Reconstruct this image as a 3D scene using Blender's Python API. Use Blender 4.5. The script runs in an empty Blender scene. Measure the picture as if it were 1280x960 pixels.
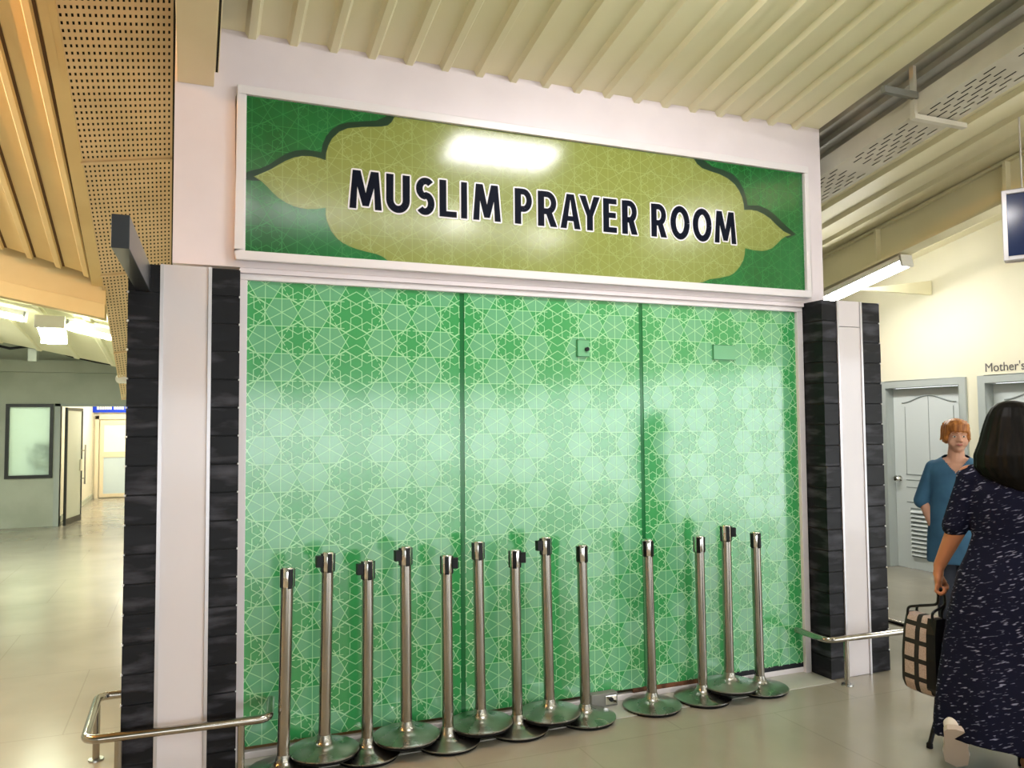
import bpy, bmesh, math, random
from mathutils import Vector, Matrix
random.seed(7)
C = bpy.context.scene.collection
PI = math.pi

# ------------------------------------------------------------------ materials
def mat(name, col, rough=.5, metal=0., spec=.5, **kw):
    m = bpy.data.materials.new(name); m.use_nodes = True
    b = m.node_tree.nodes['Principled BSDF']
    b.inputs['Base Color'].default_value = (*col, 1)
    b.inputs['Roughness'].default_value = rough
    b.inputs['Metallic'].default_value = metal
    b.inputs['Specular IOR Level'].default_value = spec
    for k, v in kw.items():
        b.inputs[k.replace('_', ' ')].default_value = v
    return m

def nd(m, t, **kw):
    n = m.node_tree.nodes.new(t)
    for k, v in kw.items(): setattr(n, k, v)
    return n

def noisy(m, c1, c2, scale=4., detail=5., lo=.35, hi=.65, stretch=(1, 1, 1), rough=None, bump=0., rot=(0, 0, 0)):
    """base colour varies between c1 and c2 by noise in object space"""
    t = m.node_tree; L = t.links; b = t.nodes['Principled BSDF']
    tc = nd(m, 'ShaderNodeTexCoord'); mp = nd(m, 'ShaderNodeMapping')
    mp.inputs['Scale'].default_value = stretch; mp.inputs['Rotation'].default_value = rot
    L.new(tc.outputs['Object'], mp.inputs['Vector'])
    n = nd(m, 'ShaderNodeTexNoise'); n.inputs['Scale'].default_value = scale; n.inputs['Detail'].default_value = detail
    L.new(mp.outputs['Vector'], n.inputs['Vector'])
    r = nd(m, 'ShaderNodeValToRGB')
    r.color_ramp.elements[0].position = lo; r.color_ramp.elements[0].color = (*c1, 1)
    r.color_ramp.elements[1].position = hi; r.color_ramp.elements[1].color = (*c2, 1)
    L.new(n.outputs['Fac'], r.inputs['Fac']); L.new(r.outputs['Color'], b.inputs['Base Color'])
    if rough:
        q = nd(m, 'ShaderNodeMapRange'); q.inputs['To Min'].default_value = rough[0]; q.inputs['To Max'].default_value = rough[1]
        L.new(n.outputs['Fac'], q.inputs['Value']); L.new(q.outputs['Result'], b.inputs['Roughness'])
    if bump:
        bp = nd(m, 'ShaderNodeBump'); bp.inputs['Strength'].default_value = bump; bp.inputs['Distance'].default_value = .01
        L.new(n.outputs['Fac'], bp.inputs['Height']); L.new(bp.outputs['Normal'], b.inputs['Normal'])
    return m

def emit(name, col, s):
    m = bpy.data.materials.new(name); m.use_nodes = True
    b = m.node_tree.nodes['Principled BSDF']
    b.inputs['Base Color'].default_value = (.8, .8, .8, 1)
    b.inputs['Emission Color'].default_value = (*col, 1); b.inputs['Emission Strength'].default_value = s
    return m

M = {}
M['paint'] = noisy(mat('white_paint', (.78, .7, .72), .45), (.78, .70, .74), (.83, .75, .79), 3, 4)
M['frame'] = mat('aluminium_frame', (.82, .77, .80), .3, 0, .6)
M['frame_dark'] = mat('gasket', (.008, .01, .016), .5, 0, .3)
M['glass_green'] = mat('green_film', (.05, .40, .115), .13, 0, .9, Coat_Weight=.6, Coat_Roughness=.12)
M['glass_pale'] = mat('green_film_pale', (.15, .50, .25), .13, 0, .9, Coat_Weight=.6, Coat_Roughness=.12)
M['glass_line'] = mat('green_film_line', (.42, .82, .45), .12, 0, .9)
M['glass_joint'] = mat('glass_joint', (.012, .17, .045), .15)
M['sign_green'] = noisy(mat('sign_green', (.0, .16, .03), .13, 0, .7), (.0, .11, .014), (.0, .17, .03), 2, 3)
M['sign_border'] = mat('sign_border', (.003, .035, .012), .2, 0, .4)
M['sign_gold'] = mat('sign_gold', (.255, .295, .06), .14, 0, .7)
M['sign_line'] = mat('sign_line_green', (.03, .27, .06), .14, 0, .6)
M['sign_line2'] = mat('sign_line_gold', (.37, .43, .13), .14, 0, .6)
M['ink'] = mat('navy_ink', (.004, .006, .016), .5, 0, .06)
M['ink_white'] = mat('white_ink', (.85, .82, .85), .3)
M['stone'] = noisy(mat('black_stone', (.02, .02, .025), .35, 0, .22), (.004, .004, .006), (.085, .085, .105), 4, 9, .5, .78, (1, 1, 4), (.28, .55), .3)
M['grout'] = mat('grout', (.01, .01, .012), .8)
M['grout_white'] = mat('spacer_white', (.8, .8, .8), .6)
M['wpanel'] = mat('white_gloss_panel', (.74, .69, .72), .1, 0, .5)
M['alu'] = mat('alu_trim', (.6, .58, .6), .3, .6)
M['steel'] = noisy(mat('stainless', (.6, .55, .48), .22, 1.), (.34, .315, .28), (.50, .47, .425), 6, 4, stretch=(1, 1, .2), rough=(.10, .22))
M['steel_base'] = noisy(mat('stainless_base', (.45, .45, .42), .25, 1.), (.30, .30, .28), (.46, .455, .42), 8, 4, rough=(.2, .36))
M['chrome'] = mat('chrome', (.8, .78, .75), .08, 1.)
M['rubber'] = mat('black_rubber', (.006, .006, .006), .6, 0, .2)
M['plastic'] = mat('black_plastic', (.005, .005, .006), .35, 0, .25)
M['cream_roof'] = noisy(mat('cream_roof', (.60, .55, .29), .5), (.80, .75, .51), (.86, .81, .57), 1.2, 4)
M['grey_roof'] = noisy(mat('galvanised_roof', (.4, .38, .32), .45), (.46, .44, .37), (.66, .62, .52), 2.5, 5)
M['warm_roof'] = noisy(mat('cream_roof_warm', (.62, .50, .22), .5), (.66, .47, .22), (.74, .55, .27), 1.5, 4)
M['zinc'] = mat('dull_zinc', (.22, .22, .2), .5)
M['seam'] = mat('roof_seam', (.10, .045, .012), .8)
M['beige'] = noisy(mat('beige_beam', (.70, .60, .40), .5), (.78, .66, .44), (.85, .73, .51), 2, 4)
M['perf'] = noisy(mat('perforated_cream', (.66, .53, .28), .5), (.66, .48, .28), (.78, .58, .36), 3, 6)
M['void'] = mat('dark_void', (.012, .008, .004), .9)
M['tray'] = noisy(mat('tray_paint', (.62, .58, .47), .45), (.56, .52, .42), (.68, .64, .54), 3, 4)
M['floor'] = None
M['wall_cream'] = noisy(mat('wall_cream', (.74, .70, .50), .6), (.74, .71, .54), (.79, .76, .60), 1, 3)
M['wall_grey'] = noisy(mat('wall_grey', (.42, .43, .34), .7), (.42, .45, .37), (.50, .53, .45), 2, 4)
M['wall_corr'] = mat('wall_corridor', (.8, .76, .62), .6)
M['door_grey'] = mat('door_grey', (.66, .71, .70), .4)
M['door_frame'] = mat('door_frame_grey', (.42, .46, .44), .45)
M['door_dark'] = mat('door_groove', (.25, .29, .28), .6)
M['black_frame'] = mat('black_frame', (.01, .013, .01), .4)
M['blue'] = mat('sign_blue', (.004, .03, .16), .12, 0, .6)
M['blue_lit'] = mat('sign_blue_bright', (.0, .05, .75), .3)
M['white'] = mat('white', (.85, .85, .85), .5)
M['text_grey'] = mat('text_grey', (.10, .09, .09), .5)
M['skin_d'] = mat('skin_tan', (.42, .17, .085), .5, 0, .4)
M['skin_l'] = mat('skin_fair', (.66, .36, .25), .5, 0, .4)
M['lip'] = mat('lip', (.42, .12, .09), .45)
M['eye_white'] = mat('eye_white', (.75, .7, .66), .3)
M['iris'] = mat('iris', (.05, .03, .02), .2)
M['hair_black'] = noisy(mat('hair_black', (.006, .005, .005), .5, 0, .12), (.0012, .001, .001), (.005, .004, .0035), 9, 6, stretch=(6, 6, .4))
M['hair_red'] = noisy(mat('hair_red', (.4, .14, .03), .45), (.26, .075, .015), (.62, .25, .06), 16, 6, .35, .7, stretch=(4, 4, .7))
M['blue_top'] = noisy(mat('blue_top', (.035, .12, .22), .8), (.028, .10, .19), (.045, .145, .26), 6, 4)
M['trousers'] = mat('trousers', (.02, .025, .04), .8)
M['shoe_white'] = mat('sneaker', (.72, .66, .62), .6)
M['shoe_sole'] = mat('sneaker_sole', (.5, .42, .36), .7)
M['leaf'] = mat('leaf_dark', (.012, .03, .012), .7)

# dress: navy with pale slanted dashes
m = M['dress'] = mat('dress_navy', (.006, .008, .03), .85, 0, .15)
t = m.node_tree; L = t.links
tc = nd(m, 'ShaderNodeTexCoord'); mp0 = nd(m, 'ShaderNodeMapping'); mp0.inputs['Rotation'].default_value = (0, math.radians(20), 0)
mp = nd(m, 'ShaderNodeMapping'); mp.inputs['Scale'].default_value = (32, 32, 130)
L.new(tc.outputs['Object'], mp0.inputs[0]); L.new(mp0.outputs[0], mp.inputs[0])
n = nd(m, 'ShaderNodeTexNoise'); n.inputs['Scale'].default_value = 1; n.inputs['Detail'].default_value = 1
L.new(mp.outputs[0], n.inputs['Vector'])
r = nd(m, 'ShaderNodeValToRGB'); r.color_ramp.elements[0].position = .615; r.color_ramp.elements[0].color = (.0035, .0045, .018, 1)
r.color_ramp.elements[1].position = .75; r.color_ramp.elements[1].color = (.22, .23, .34, 1)
L.new(n.outputs['Fac'], r.inputs['Fac']); L.new(r.outputs[0], t.nodes['Principled BSDF'].inputs['Base Color'])

# tote bag: pale woven cloth with broad black bands
m = M['plaid'] = mat('bag_plaid', (.6, .5, .47), .8)
t = m.node_tree; L = t.links
tc = nd(m, 'ShaderNodeTexCoord'); sx = nd(m, 'ShaderNodeSeparateXYZ'); L.new(tc.outputs['Object'], sx.inputs[0])
def band(sock, period, off, width):
    a = nd(m, 'ShaderNodeMath', operation='ADD'); a.inputs[1].default_value = off; L.new(sock, a.inputs[0])
    b_ = nd(m, 'ShaderNodeMath', operation='DIVIDE'); b_.inputs[1].default_value = period; L.new(a.outputs[0], b_.inputs[0])
    f = nd(m, 'ShaderNodeMath', operation='FRACT'); L.new(b_.outputs[0], f.inputs[0])
    g = nd(m, 'ShaderNodeMath', operation='LESS_THAN'); g.inputs[1].default_value = width; L.new(f.outputs[0], g.inputs[0])
    return g.outputs[0]
mx = nd(m, 'ShaderNodeMath', operation='MAXIMUM')
L.new(band(sx.outputs['X'], .085, .35, .32), mx.inputs[0]); L.new(band(sx.outputs['Z'], .085, .02, .26), mx.inputs[1])
no = nd(m, 'ShaderNodeTexNoise'); no.inputs['Scale'].default_value = 60
cr = nd(m, 'ShaderNodeValToRGB'); cr.color_ramp.elements[0].color = (.18, .13, .115, 1); cr.color_ramp.elements[1].color = (.60, .49, .45, 1)
L.new(no.outputs['Fac'], cr.inputs['Fac'])
mix = nd(m, 'ShaderNodeMix', data_type='RGBA'); L.new(mx.outputs[0], mix.inputs['Factor']); L.new(cr.outputs[0], mix.inputs[6])
mix.inputs[7].default_value = (.008, .007, .007, 1)
L.new(mix.outputs[2], t.nodes['Principled BSDF'].inputs['Base Color'])

# floor: polished grey-beige slabs with faint joints and scuffs
m = M['floor'] = mat('floor_polished', (.5, .48, .38), .2, 0, .5)
t = m.node_tree; L = t.links
tc = nd(m, 'ShaderNodeTexCoord')
n = nd(m, 'ShaderNodeTexNoise'); n.inputs['Scale'].default_value = 1.1; n.inputs['Detail'].default_value = 7
L.new(tc.outputs['Object'], n.inputs['Vector'])
r = nd(m, 'ShaderNodeValToRGB'); r.color_ramp.elements[0].position = .3; r.color_ramp.elements[0].color = (.285, .26, .205, 1)
r.color_ramp.elements[1].position = .7; r.color_ramp.elements[1].color = (.36, .335, .272, 1)
L.new(n.outputs['Fac'], r.inputs['Fac'])
bk = nd(m, 'ShaderNodeTexBrick'); bk.inputs['Scale'].default_value = 1; bk.inputs['Brick Width'].default_value = 1.2; bk.inputs['Row Height'].default_value = 1.2
bk.inputs['Mortar Size'].default_value = .004; bk.inputs['Color1'].default_value = (1, 1, 1, 1); bk.inputs['Color2'].default_value = (.98, .98, .98, 1); bk.inputs['Mortar'].default_value = (.86, .85, .83, 1)
L.new(tc.outputs['Object'], bk.inputs['Vector'])
mul = nd(m, 'ShaderNodeMix', data_type='RGBA', blend_type='MULTIPLY'); mul.inputs['Factor'].default_value = 1
L.new(r.outputs[0], mul.inputs[6]); L.new(bk.outputs['Color'], mul.inputs[7])
L.new(mul.outputs[2], t.nodes['Principled BSDF'].inputs['Base Color'])
q = nd(m, 'ShaderNodeMapRange'); q.inputs['To Min'].default_value = .13; q.inputs['To Max'].default_value = .27
L.new(n.outputs['Fac'], q.inputs['Value']); L.new(q.outputs[0], t.nodes['Principled BSDF'].inputs['Roughness'])
M['threshold'] = noisy(mat('threshold', (.5, .49, .43), .35), (.44, .43, .37), (.54, .53, .47), 2, 5)

# ------------------------------------------------------------------ mesh helpers
class MB:
    def __init__(s): s.v = []; s.f = []; s.mi = []
    def face(s, pts, mi=0):
        i = len(s.v); s.v += [tuple(p) for p in pts]; s.f.append(tuple(range(i, i + len(pts)))); s.mi.append(mi)
    def hexa(s, p, mi=0):          # 8 points: bottom ring 0-3, top ring 4-7
        i = len(s.v); s.v += [tuple(x) for x in p]
        for f in ((3, 2, 1, 0), (4, 5, 6, 7), (0, 1, 5, 4), (1, 2, 6, 5), (2, 3, 7, 6), (3, 0, 4, 7)):
            s.f.append(tuple(i + k for k in f)); s.mi.append(mi)
    def box(s, a, b, mi=0):
        (x0, y0, z0), (x1, y1, z1) = a, b
        s.hexa([(x0, y0, z0), (x1, y0, z0), (x1, y1, z0), (x0, y1, z0), (x0, y0, z1), (x1, y0, z1), (x1, y1, z1), (x0, y1, z1)], mi)
    def tube(s, pts, r, n=12, mi=0, caps=True):
        pts = [Vector(p) for p in pts]; rs = r if isinstance(r, (list, tuple)) else [r] * len(pts)
        rings = []; up = None
        for k, p in enumerate(pts):
            d = (pts[min(k + 1, len(pts) - 1)] - pts[max(k - 1, 0)]).normalized()
            if up is None: up = Vector((0, 0, 1)) if abs(d.z) < .9 else Vector((1, 0, 0))
            a = d.cross(up).normalized(); up = a.cross(d).normalized()
            i = len(s.v); rings.append(i)
            for j in range(n):
                t_ = 2 * PI * j / n
                s.v.append(tuple(p + a * math.cos(t_) * rs[k] + up * math.sin(t_) * rs[k]))
        for k in range(len(pts) - 1):
            for j in range(n):
                s.f.append((rings[k] + j, rings[k] + (j + 1) % n, rings[k + 1] + (j + 1) % n, rings[k + 1] + j)); s.mi.append(mi)
        if caps:
            s.f.append(tuple(rings[0] + j for j in range(n - 1, -1, -1))); s.mi.append(mi)
            s.f.append(tuple(rings[-1] + j for j in range(n))); s.mi.append(mi)
    def lathe(s, prof, n=40, mi=0, c=(0, 0, 0)):
        i0 = len(s.v)
        for r_, z in prof:
            for j in range(n):
                t_ = 2 * PI * j / n; s.v.append((c[0] + r_ * math.cos(t_), c[1] + r_ * math.sin(t_), c[2] + z))
        for k in range(len(prof) - 1):
            for j in range(n):
                a, b = i0 + k * n + j, i0 + k * n + (j + 1) % n
                s.f.append((a, b, b + n, a + n)); s.mi.append(mi)
    def build(s, name, mats, parent=None, smooth=False, bevel=0.):
        me = bpy.data.meshes.new(name); me.from_pydata(s.v, [], s.f)
        if not isinstance(mats, (list, tuple)): mats = [mats]
        for x in mats: me.materials.append(x)
        me.polygons.foreach_set('material_index', s.mi)
        bm = bmesh.new(); bm.from_mesh(me)
        if bevel:
            bmesh.ops.remove_doubles(bm, verts=bm.verts, dist=1e-5)
            es = [e for e in bm.edges if len(e.link_faces) == 2 and e.calc_face_angle(0) > .6]
            bmesh.ops.bevel(bm, geom=es, offset=bevel, segments=2, affect='EDGES', profile=.6)
        bm.to_mesh(me); bm.free()
        if smooth: 
            me.polygons.foreach_set('use_smooth', [True] * len(me.polygons))
            me.set_sharp_from_angle(angle=math.radians(40))
        me.update()
        o = bpy.data.objects.new(name, me); C.objects.link(o)
        if parent: o.parent = parent
        return o

def tag(o, label=None, cat=None, group=None, kind=None):
    if label: o['label'] = label
    if cat: o['category'] = cat
    if group: o['group'] = group
    if kind: o['kind'] = kind
    return o
def thing(name, label, cat, loc=(0, 0, 0), rz=0, group=None):
    o = bpy.data.objects.new(name, None); C.objects.link(o); o.empty_display_size = .1
    o.location = loc; o.rotation_euler = (0, 0, rz)
    return tag(o, label, cat, group)
def struct(name, mb, m, parent=None, **k):
    o = mb.build(name, m, parent, **k)
    if parent is None: o['kind'] = 'structure'
    return o
def arc(c, r, a0, a1, n, plane='xy', z=0):
    out = []
    for k in range(n + 1):
        t_ = math.radians(a0 + (a1 - a0) * k / n)
        out.append((c[0] + r * math.cos(t_), c[1] + r * math.sin(t_)))
    return out
def fillet(pts, r, n=6):
    """round the corners of a 3-D polyline"""
    pts = [Vector(p) for p in pts]; out = [pts[0]]
    for a, b, c in zip(pts, pts[1:], pts[2:]):
        d1 = (a - b).normalized(); d2 = (c - b).normalized()
        p, q = b + d1 * r, b + d2 * r
        for k in range(n + 1):
            t_ = k / n; out.append(p * (1 - t_) ** 2 + b * 2 * t_ * (1 - t_) + q * t_ * t_)
    return out + [pts[-1]]

# ------------------------------------------------------------------ the room
RS = .1889                                       # pitch of the main roof
def rz(y, dz=0.): return 3.55 + dz - RS * (y - 4.05)

f = MB(); f.face([(-8, -22, 0), (9, -22, 0), (9, 24, 0), (-8, 24, 0)]); struct('floor', f, M['floor'])
f = MB(); f.box((.21, 3.86, .0), (3.70, 4.16, .004)); struct('trim_1', f, M['threshold'])

# unseen outer shell, added to shut out sky light and shape glass reflections
f = MB(); f.box((-6.2, -12, 7.2), (9, 24, 7.3)); struct('sky_block_top', f, M['wall_grey'])
f = MB(); f.box((-6.2, -12, 0), (-6, 14.85, 7.2)); struct('sky_block_left', f, M['wall_grey'])
f = MB(); f.box((-6.2, -12.2, 2.35), (9, -12, 7.3)); struct('sky_block_back', f, M['wall_grey'])

def ribbed(x0, x1, y0, y1, zf, pitch=.2, w_base=.07, w_top=.035, h=.03, off=0., seam=0.):
    """trapezoid-ribbed sheet seen from below; zf(x, y) gives the flat of the sheet"""
    prof = []; x = x0; cs = []
    k = math.ceil((x0 - off) / pitch)
    prof.append((x0, 0))
    while off + k * pitch + w_base / 2 < x1:
        c = off + k * pitch; k += 1
        cs.append(c + w_base / 2)
        if c - w_base / 2 <= x0: continue
        prof += [(c - w_base / 2, 0), (c - w_top / 2, -h), (c + w_top / 2, -h), (c + w_base / 2, 0)]
    prof.append((x1, 0))
    mb = MB()
    for (a, ha), (b, hb) in zip(prof, prof[1:]):
        mb.face([(a, y0, zf(a, y0) + ha), (a, y1, zf(a, y1) + ha), (b, y1, zf(b, y1) + hb), (b, y0, zf(b, y0) + hb)])
    if seam:
        for c in cs:
            if x0 < c and c + seam < x1: mb.face([(c - .004, y0, zf(c, y0) - .006), (c - .004, y1, zf(c, y1) - .006), (c + seam, y1, zf(c + seam, y1) - .003), (c + seam, y0, zf(c + seam, y0) - .003)], 1)
    # upper skin
    mb.face([(x0, y0, zf(x0, y0) + .03), (x1, y0, zf(x1, y0) + .03), (x1, y1, zf(x1, y1) + .03), (x0, y1, zf(x0, y1) + .03)])
    return mb
struct('ceiling', ribbed(.085, 3.86, -12, 4.4, lambda x, y: rz(y), off=.06), M['cream_roof'])
struct('ceiling_grey', ribbed(3.86, 4.46, -12, 9, lambda x, y: rz(y, .12), pitch=.15, w_base=.06, w_top=.03, h=.03, off=3.9), M['grey_roof'])
struct('ceiling_right', ribbed(4.46, 7.2, -12, 9, lambda x, y: rz(y, .2), pitch=.3, w_base=.12, w_top=.08, h=.035, off=4.6), M['cream_roof'])

# fascia above the glazing
f = MB(); f.box((-.09, 4.05, 2.375), (3.863, 4.14, 3.56)); struct('wall_fascia', f, M['paint'])
f = MB(); f.box((-.02, 4.2, 0), (.0, 14.85, 3.4)); struct('wall_side', f, M['wall_grey'])
f = MB(); f.box((.0, 4.6, 0), (3.9, 4.7, 2.7)); struct('wall_inner', f, M['wall_grey'])

# beige beam that runs with the roof to the fascia corner
b = MB(); y0, y1 = -8., 4.05
b.hexa([(-.08, y0, rz(y0, -.30)), (.085, y0, rz(y0, -.30)), (.085, y1, rz(y1, -.30)), (-.08, y1, rz(y1, -.30)),
        (-.08, y0, rz(y0, .02)), (.085, y0, rz(y0, .02)), (.085, y1, rz(y1, .02)), (-.08, y1, rz(y1, .02))])
b.hexa([(.086, y0, rz(y0, -.27)), (.104, y0, rz(y0, -.27)), (.104, 3.98, rz(3.98, -.27)), (.086, 3.98, rz(3.98, -.27)), (.086, y0, rz(y0, .02)), (.104, y0, rz(y0, .02)), (.104, 3.98, rz(3.98, .02)), (.086, 3.98, rz(3.98, .02))], 1)  # dark strip painted in for the shadow gap beside the beam
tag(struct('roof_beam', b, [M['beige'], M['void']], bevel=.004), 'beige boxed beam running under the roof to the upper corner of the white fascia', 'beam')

# ---- perforated soffit panels on the left
def perf(P, us, vs, hu, hv, mi=0):
    mb = MB()
    for u0, u1 in zip(us, us[1:]):
        for v0, v1 in zip(vs, vs[1:]):
            uc, vc = (u0 + u1) / 2, (v0 + v1) / 2; a = hu * (u1 - u0) / 2; b_ = hv * (v1 - v0) / 2
            o = [P(u0, v0), P(u1, v0), P(u1, v1), P(u0, v1)]
            i = [P(uc - a, vc - b_), P(uc + a, vc - b_), P(uc + a, vc + b_), P(uc - a, vc + b_)]
            for k in range(4): mb.face([o[k], o[(k + 1) % 4], i[(k + 1) % 4], i[k]], mi)
    return mb
def PL(y): return Vector((-.661 - .0095 * (y - 4.429), y, 3.731 - .345 * (y - 4.429)))
def PR(y): return Vector((-.110 - .0208 * (y - 4.407), y, 3.829 - .346 * (y - 4.407)))
seams = [1.45, 2.86, 4.27, 5.68, 7.085, 8.53, 9.7]
for k, (a, b_) in enumerate(zip(seams, seams[1:])):
    lab = ['perforated cream soffit panel hidden above the frame', 'perforated cream soffit panel next above the frame edge', 'perforated cream soffit panel at the top of the picture, uppermost visible one',
           'large perforated cream soffit panel left of the upper corner of the white fascia', 'perforated cream soffit panel behind the dark projecting beam', 'short narrow perforated panel lowest of the soffit row, left of the dark stone pillar'][k]
    if k < 2: continue
    t_ = thing('soffit_panel', lab, 'ceiling panel', PL(a), 0, 'perforated soffit panels')
    O = Vector(PL(a))
    def P(u, v, d=0): return PL(v) * (1 - u) + PR(v) * u - O + Vector((0, 0, d))
    ym = .02
    n_v = max(4, int((b_ - a - 2 * ym) / .05)); vs = [a + ym + (b_ - a - 2 * ym) * j / n_v for j in range(n_v + 1)]
    mb = perf(P, [.012 + .976 * j / 20 for j in range(21)], vs, .40, .42)
    for v0, v1 in ((a, a + ym), (b_ - ym, b_)): mb.face([P(0, v0), P(1, v0), P(1, v1), P(0, v1)])
    for u0, u1 in ((0, .012), (.988, 1)): mb.face([P(u0, a + ym), P(u1, a + ym), P(u1, b_ - ym), P(u0, b_ - ym)])
    mb.build('perforated_sheet', M['perf'], t_)
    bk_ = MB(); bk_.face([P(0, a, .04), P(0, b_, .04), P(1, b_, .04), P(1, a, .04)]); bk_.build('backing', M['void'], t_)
    fr = MB()
    q0, q1 = P(0, b_ - .012, -.002), P(1, b_ - .012, -.002)
    fr.hexa([q0 + Vector((0, 0, -.012)), q1 + Vector((0, 0, -.012)), q1 + Vector((0, .02, -.019)), q0 + Vector((0, .02, -.019)), q0, q1, q1 + Vector((0, .02, -.007)), q0 + Vector((0, .02, -.007))])
    fr.build('seam_strip', M['perf'], t_)

# left ribbed roof, falling to the same gutter line
g = MB()
for y0, y1 in ((-1.0, 7.25),):
    a0, a1 = PL(y0), PL(y1)
    g.hexa([a0 + Vector((-.075, 0, -.0)), a0 + Vector((.008, 0, -.004)), a1 + Vector((.008, 0, -.004)), a1 + Vector((-.075, 0, -.0)),
            a0 + Vector((-.075, 0, .06)), a0 + Vector((.008, 0, .06)), a1 + Vector((.008, 0, .06)), a1 + Vector((-.075, 0, .06))])
struct('trim_4', g, M['warm_roof'])
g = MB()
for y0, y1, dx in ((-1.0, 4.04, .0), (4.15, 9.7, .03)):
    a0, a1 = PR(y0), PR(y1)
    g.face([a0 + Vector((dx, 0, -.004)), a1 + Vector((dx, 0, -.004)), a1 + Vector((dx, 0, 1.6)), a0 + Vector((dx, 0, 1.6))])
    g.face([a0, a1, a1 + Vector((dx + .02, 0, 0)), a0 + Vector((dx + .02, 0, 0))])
struct('gap_plate_added', g, M['void'])  # dark plate added to close off the bright gap beside the soffit
def zl(x, y): return 2.817 - .343 * (y - 7.081) - .3 * (x + .689)
struct('ceiling_left', ribbed(-5.9, -.69, -3, 7.12, zl, pitch=.198, w_base=.06, w_top=.035, h=.03, off=-.79, seam=.016), [M['warm_roof'], M['seam']])
b = MB()
def slab(mb, x0, x1, y0, y1, zt, zb, sx, xr, mi=0):   # bar along x whose height falls by sx per metre from xr
    def Z(z, x): return z - sx * (x - xr)
    mb.hexa([(x0, y0, Z(zb, x0)), (x1, y0, Z(zb, x1)), (x1, y1, Z(zb, x1)), (x0, y1, Z(zb, x0)), (x0, y0, Z(zt, x0)), (x1, y0, Z(zt, x1)), (x1, y1, Z(zt, x1)), (x0, y1, Z(zt, x0))], mi)
slab(b, -5.9, -.665, 7.32, 7.36, 3.25, 2.76, .2, -1.41); slab(b, -5.9, -.665, 7.26, 7.42, 2.76, 2.64, .2, -1.41)
tag(struct('eaves_beam', b, M['warm_roof'], bevel=.004), 'cream steel beam closing the lower end of the left ribbed roof', 'beam')
def zg(x, y): return 2.89 - .2065 * (x + 1.74) - .087 * (y - 9)
struct('ceiling_far', ribbed(-5.9, -.72, 7.45, 12.2, zg, pitch=.45, w_base=.09, w_top=.05, h=.02, off=-1), M['cream_roof'])
f = MB(); f.box((-6, 14.70, 2.50), (0, 14.86, 2.69)); struct('trim_2', f, M['wall_grey'])
f = MB(); f.box((-6, 12.2, 3.2), (0, 21, 3.3)); struct('ceiling_store', f, M['wall_grey'])
b = MB(); b.box((-2.05, 12.35, 2.2 + .3), (-1.95, 12.45, 3.2)); 
tag(b.build('roof_hanger', M['wall_grey']), 'short grey steel post above the far grey wall, beside the dangling cable', 'post')
b = MB(); pts = [(-3.2, 12.3, 2.86), (-2.6, 12.3, 2.74), (-2.25, 12.3, 2.66), (-2.0, 12.3, 2.70), (-1.8, 12.3, 2.68), (-1.55, 12.3, 2.58), (-1.2, 12.3, 2.5), (-.8, 12.3, 2.44)]
b.tube(pts, .018, 8); tag(b.build('cable', M['plastic'], smooth=True), 'black cable sagging beneath the far green lit ceiling', 'cable')

# ---- far left wall with window and doorway
Y = 14.85
f = MB()
WX0, WX1, WZ0, WZ1 = -2.75, -2.08, .785, 1.985
W2 = (-3.75, -2.84)
for x0, x1, z0, z1 in ((-6, W2[0], 0, 3.3), (W2[0], W2[1], 0, WZ0), (W2[0], W2[1], WZ1, 3.3), (W2[1], WX0, 0, 3.3), (WX0, WX1, 0, WZ0), (WX0, WX1, WZ1, 3.3), (WX1, -1.98, 0, 3.3), (-1.98, -.35, 1.948, 3.3), (-.35, 0, 0, 3.3)):
    f.box((x0, Y, z0), (x1, Y + .12, z1))
struct('wall_far', f, M['wall_grey'])
M['frost'] = mat('frosted', (.8, .9, .82), .3)
tt = M['frost'].node_tree; tr = nd(M['frost'], 'ShaderNodeBsdfTranslucent'); tr.inputs['Color'].default_value = (.8, .92, .82, 1)
ms = nd(M['frost'], 'ShaderNodeMixShader'); ms.inputs[0].default_value = .75
tt.links.new(tt.nodes['Principled BSDF'].outputs[0], ms.inputs[1]); tt.links.new(tr.outputs[0], ms.inputs[2]); tt.links.new(ms.outputs[0], tt.nodes['Material Output'].inputs[0])
for k, (x0, x1, lab) in enumerate(((WX0, WX1, ''), (W2[0], W2[1], ''))):
    e = bpy.data.objects.new('window_%d' % (k + 1), None); C.objects.link(e); e['kind'] = 'structure'
    fr = MB(); w = .05
    for a in ((x0, Y - .03, WZ0, x0 + w, WZ1), (x1 - w, Y - .03, WZ0, x1, WZ1)): fr.box((a[0], Y - .03, a[2]), (a[3], Y + .06, a[4]))
    fr.box((x0 + w, Y - .03, WZ0), (x1 - w, Y + .06, WZ0 + w)); fr.box((x0 + w, Y - .03, WZ1 - w), (x1 - w, Y + .06, WZ1))
    fr.build('window_frame', M['black_frame'], e)
    p = MB(); p.box((x0 + w, Y + .01, WZ0 + w), (x1 - w, Y + .02, WZ1 - w)); p.build('pane', M['frost'], e)
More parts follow.
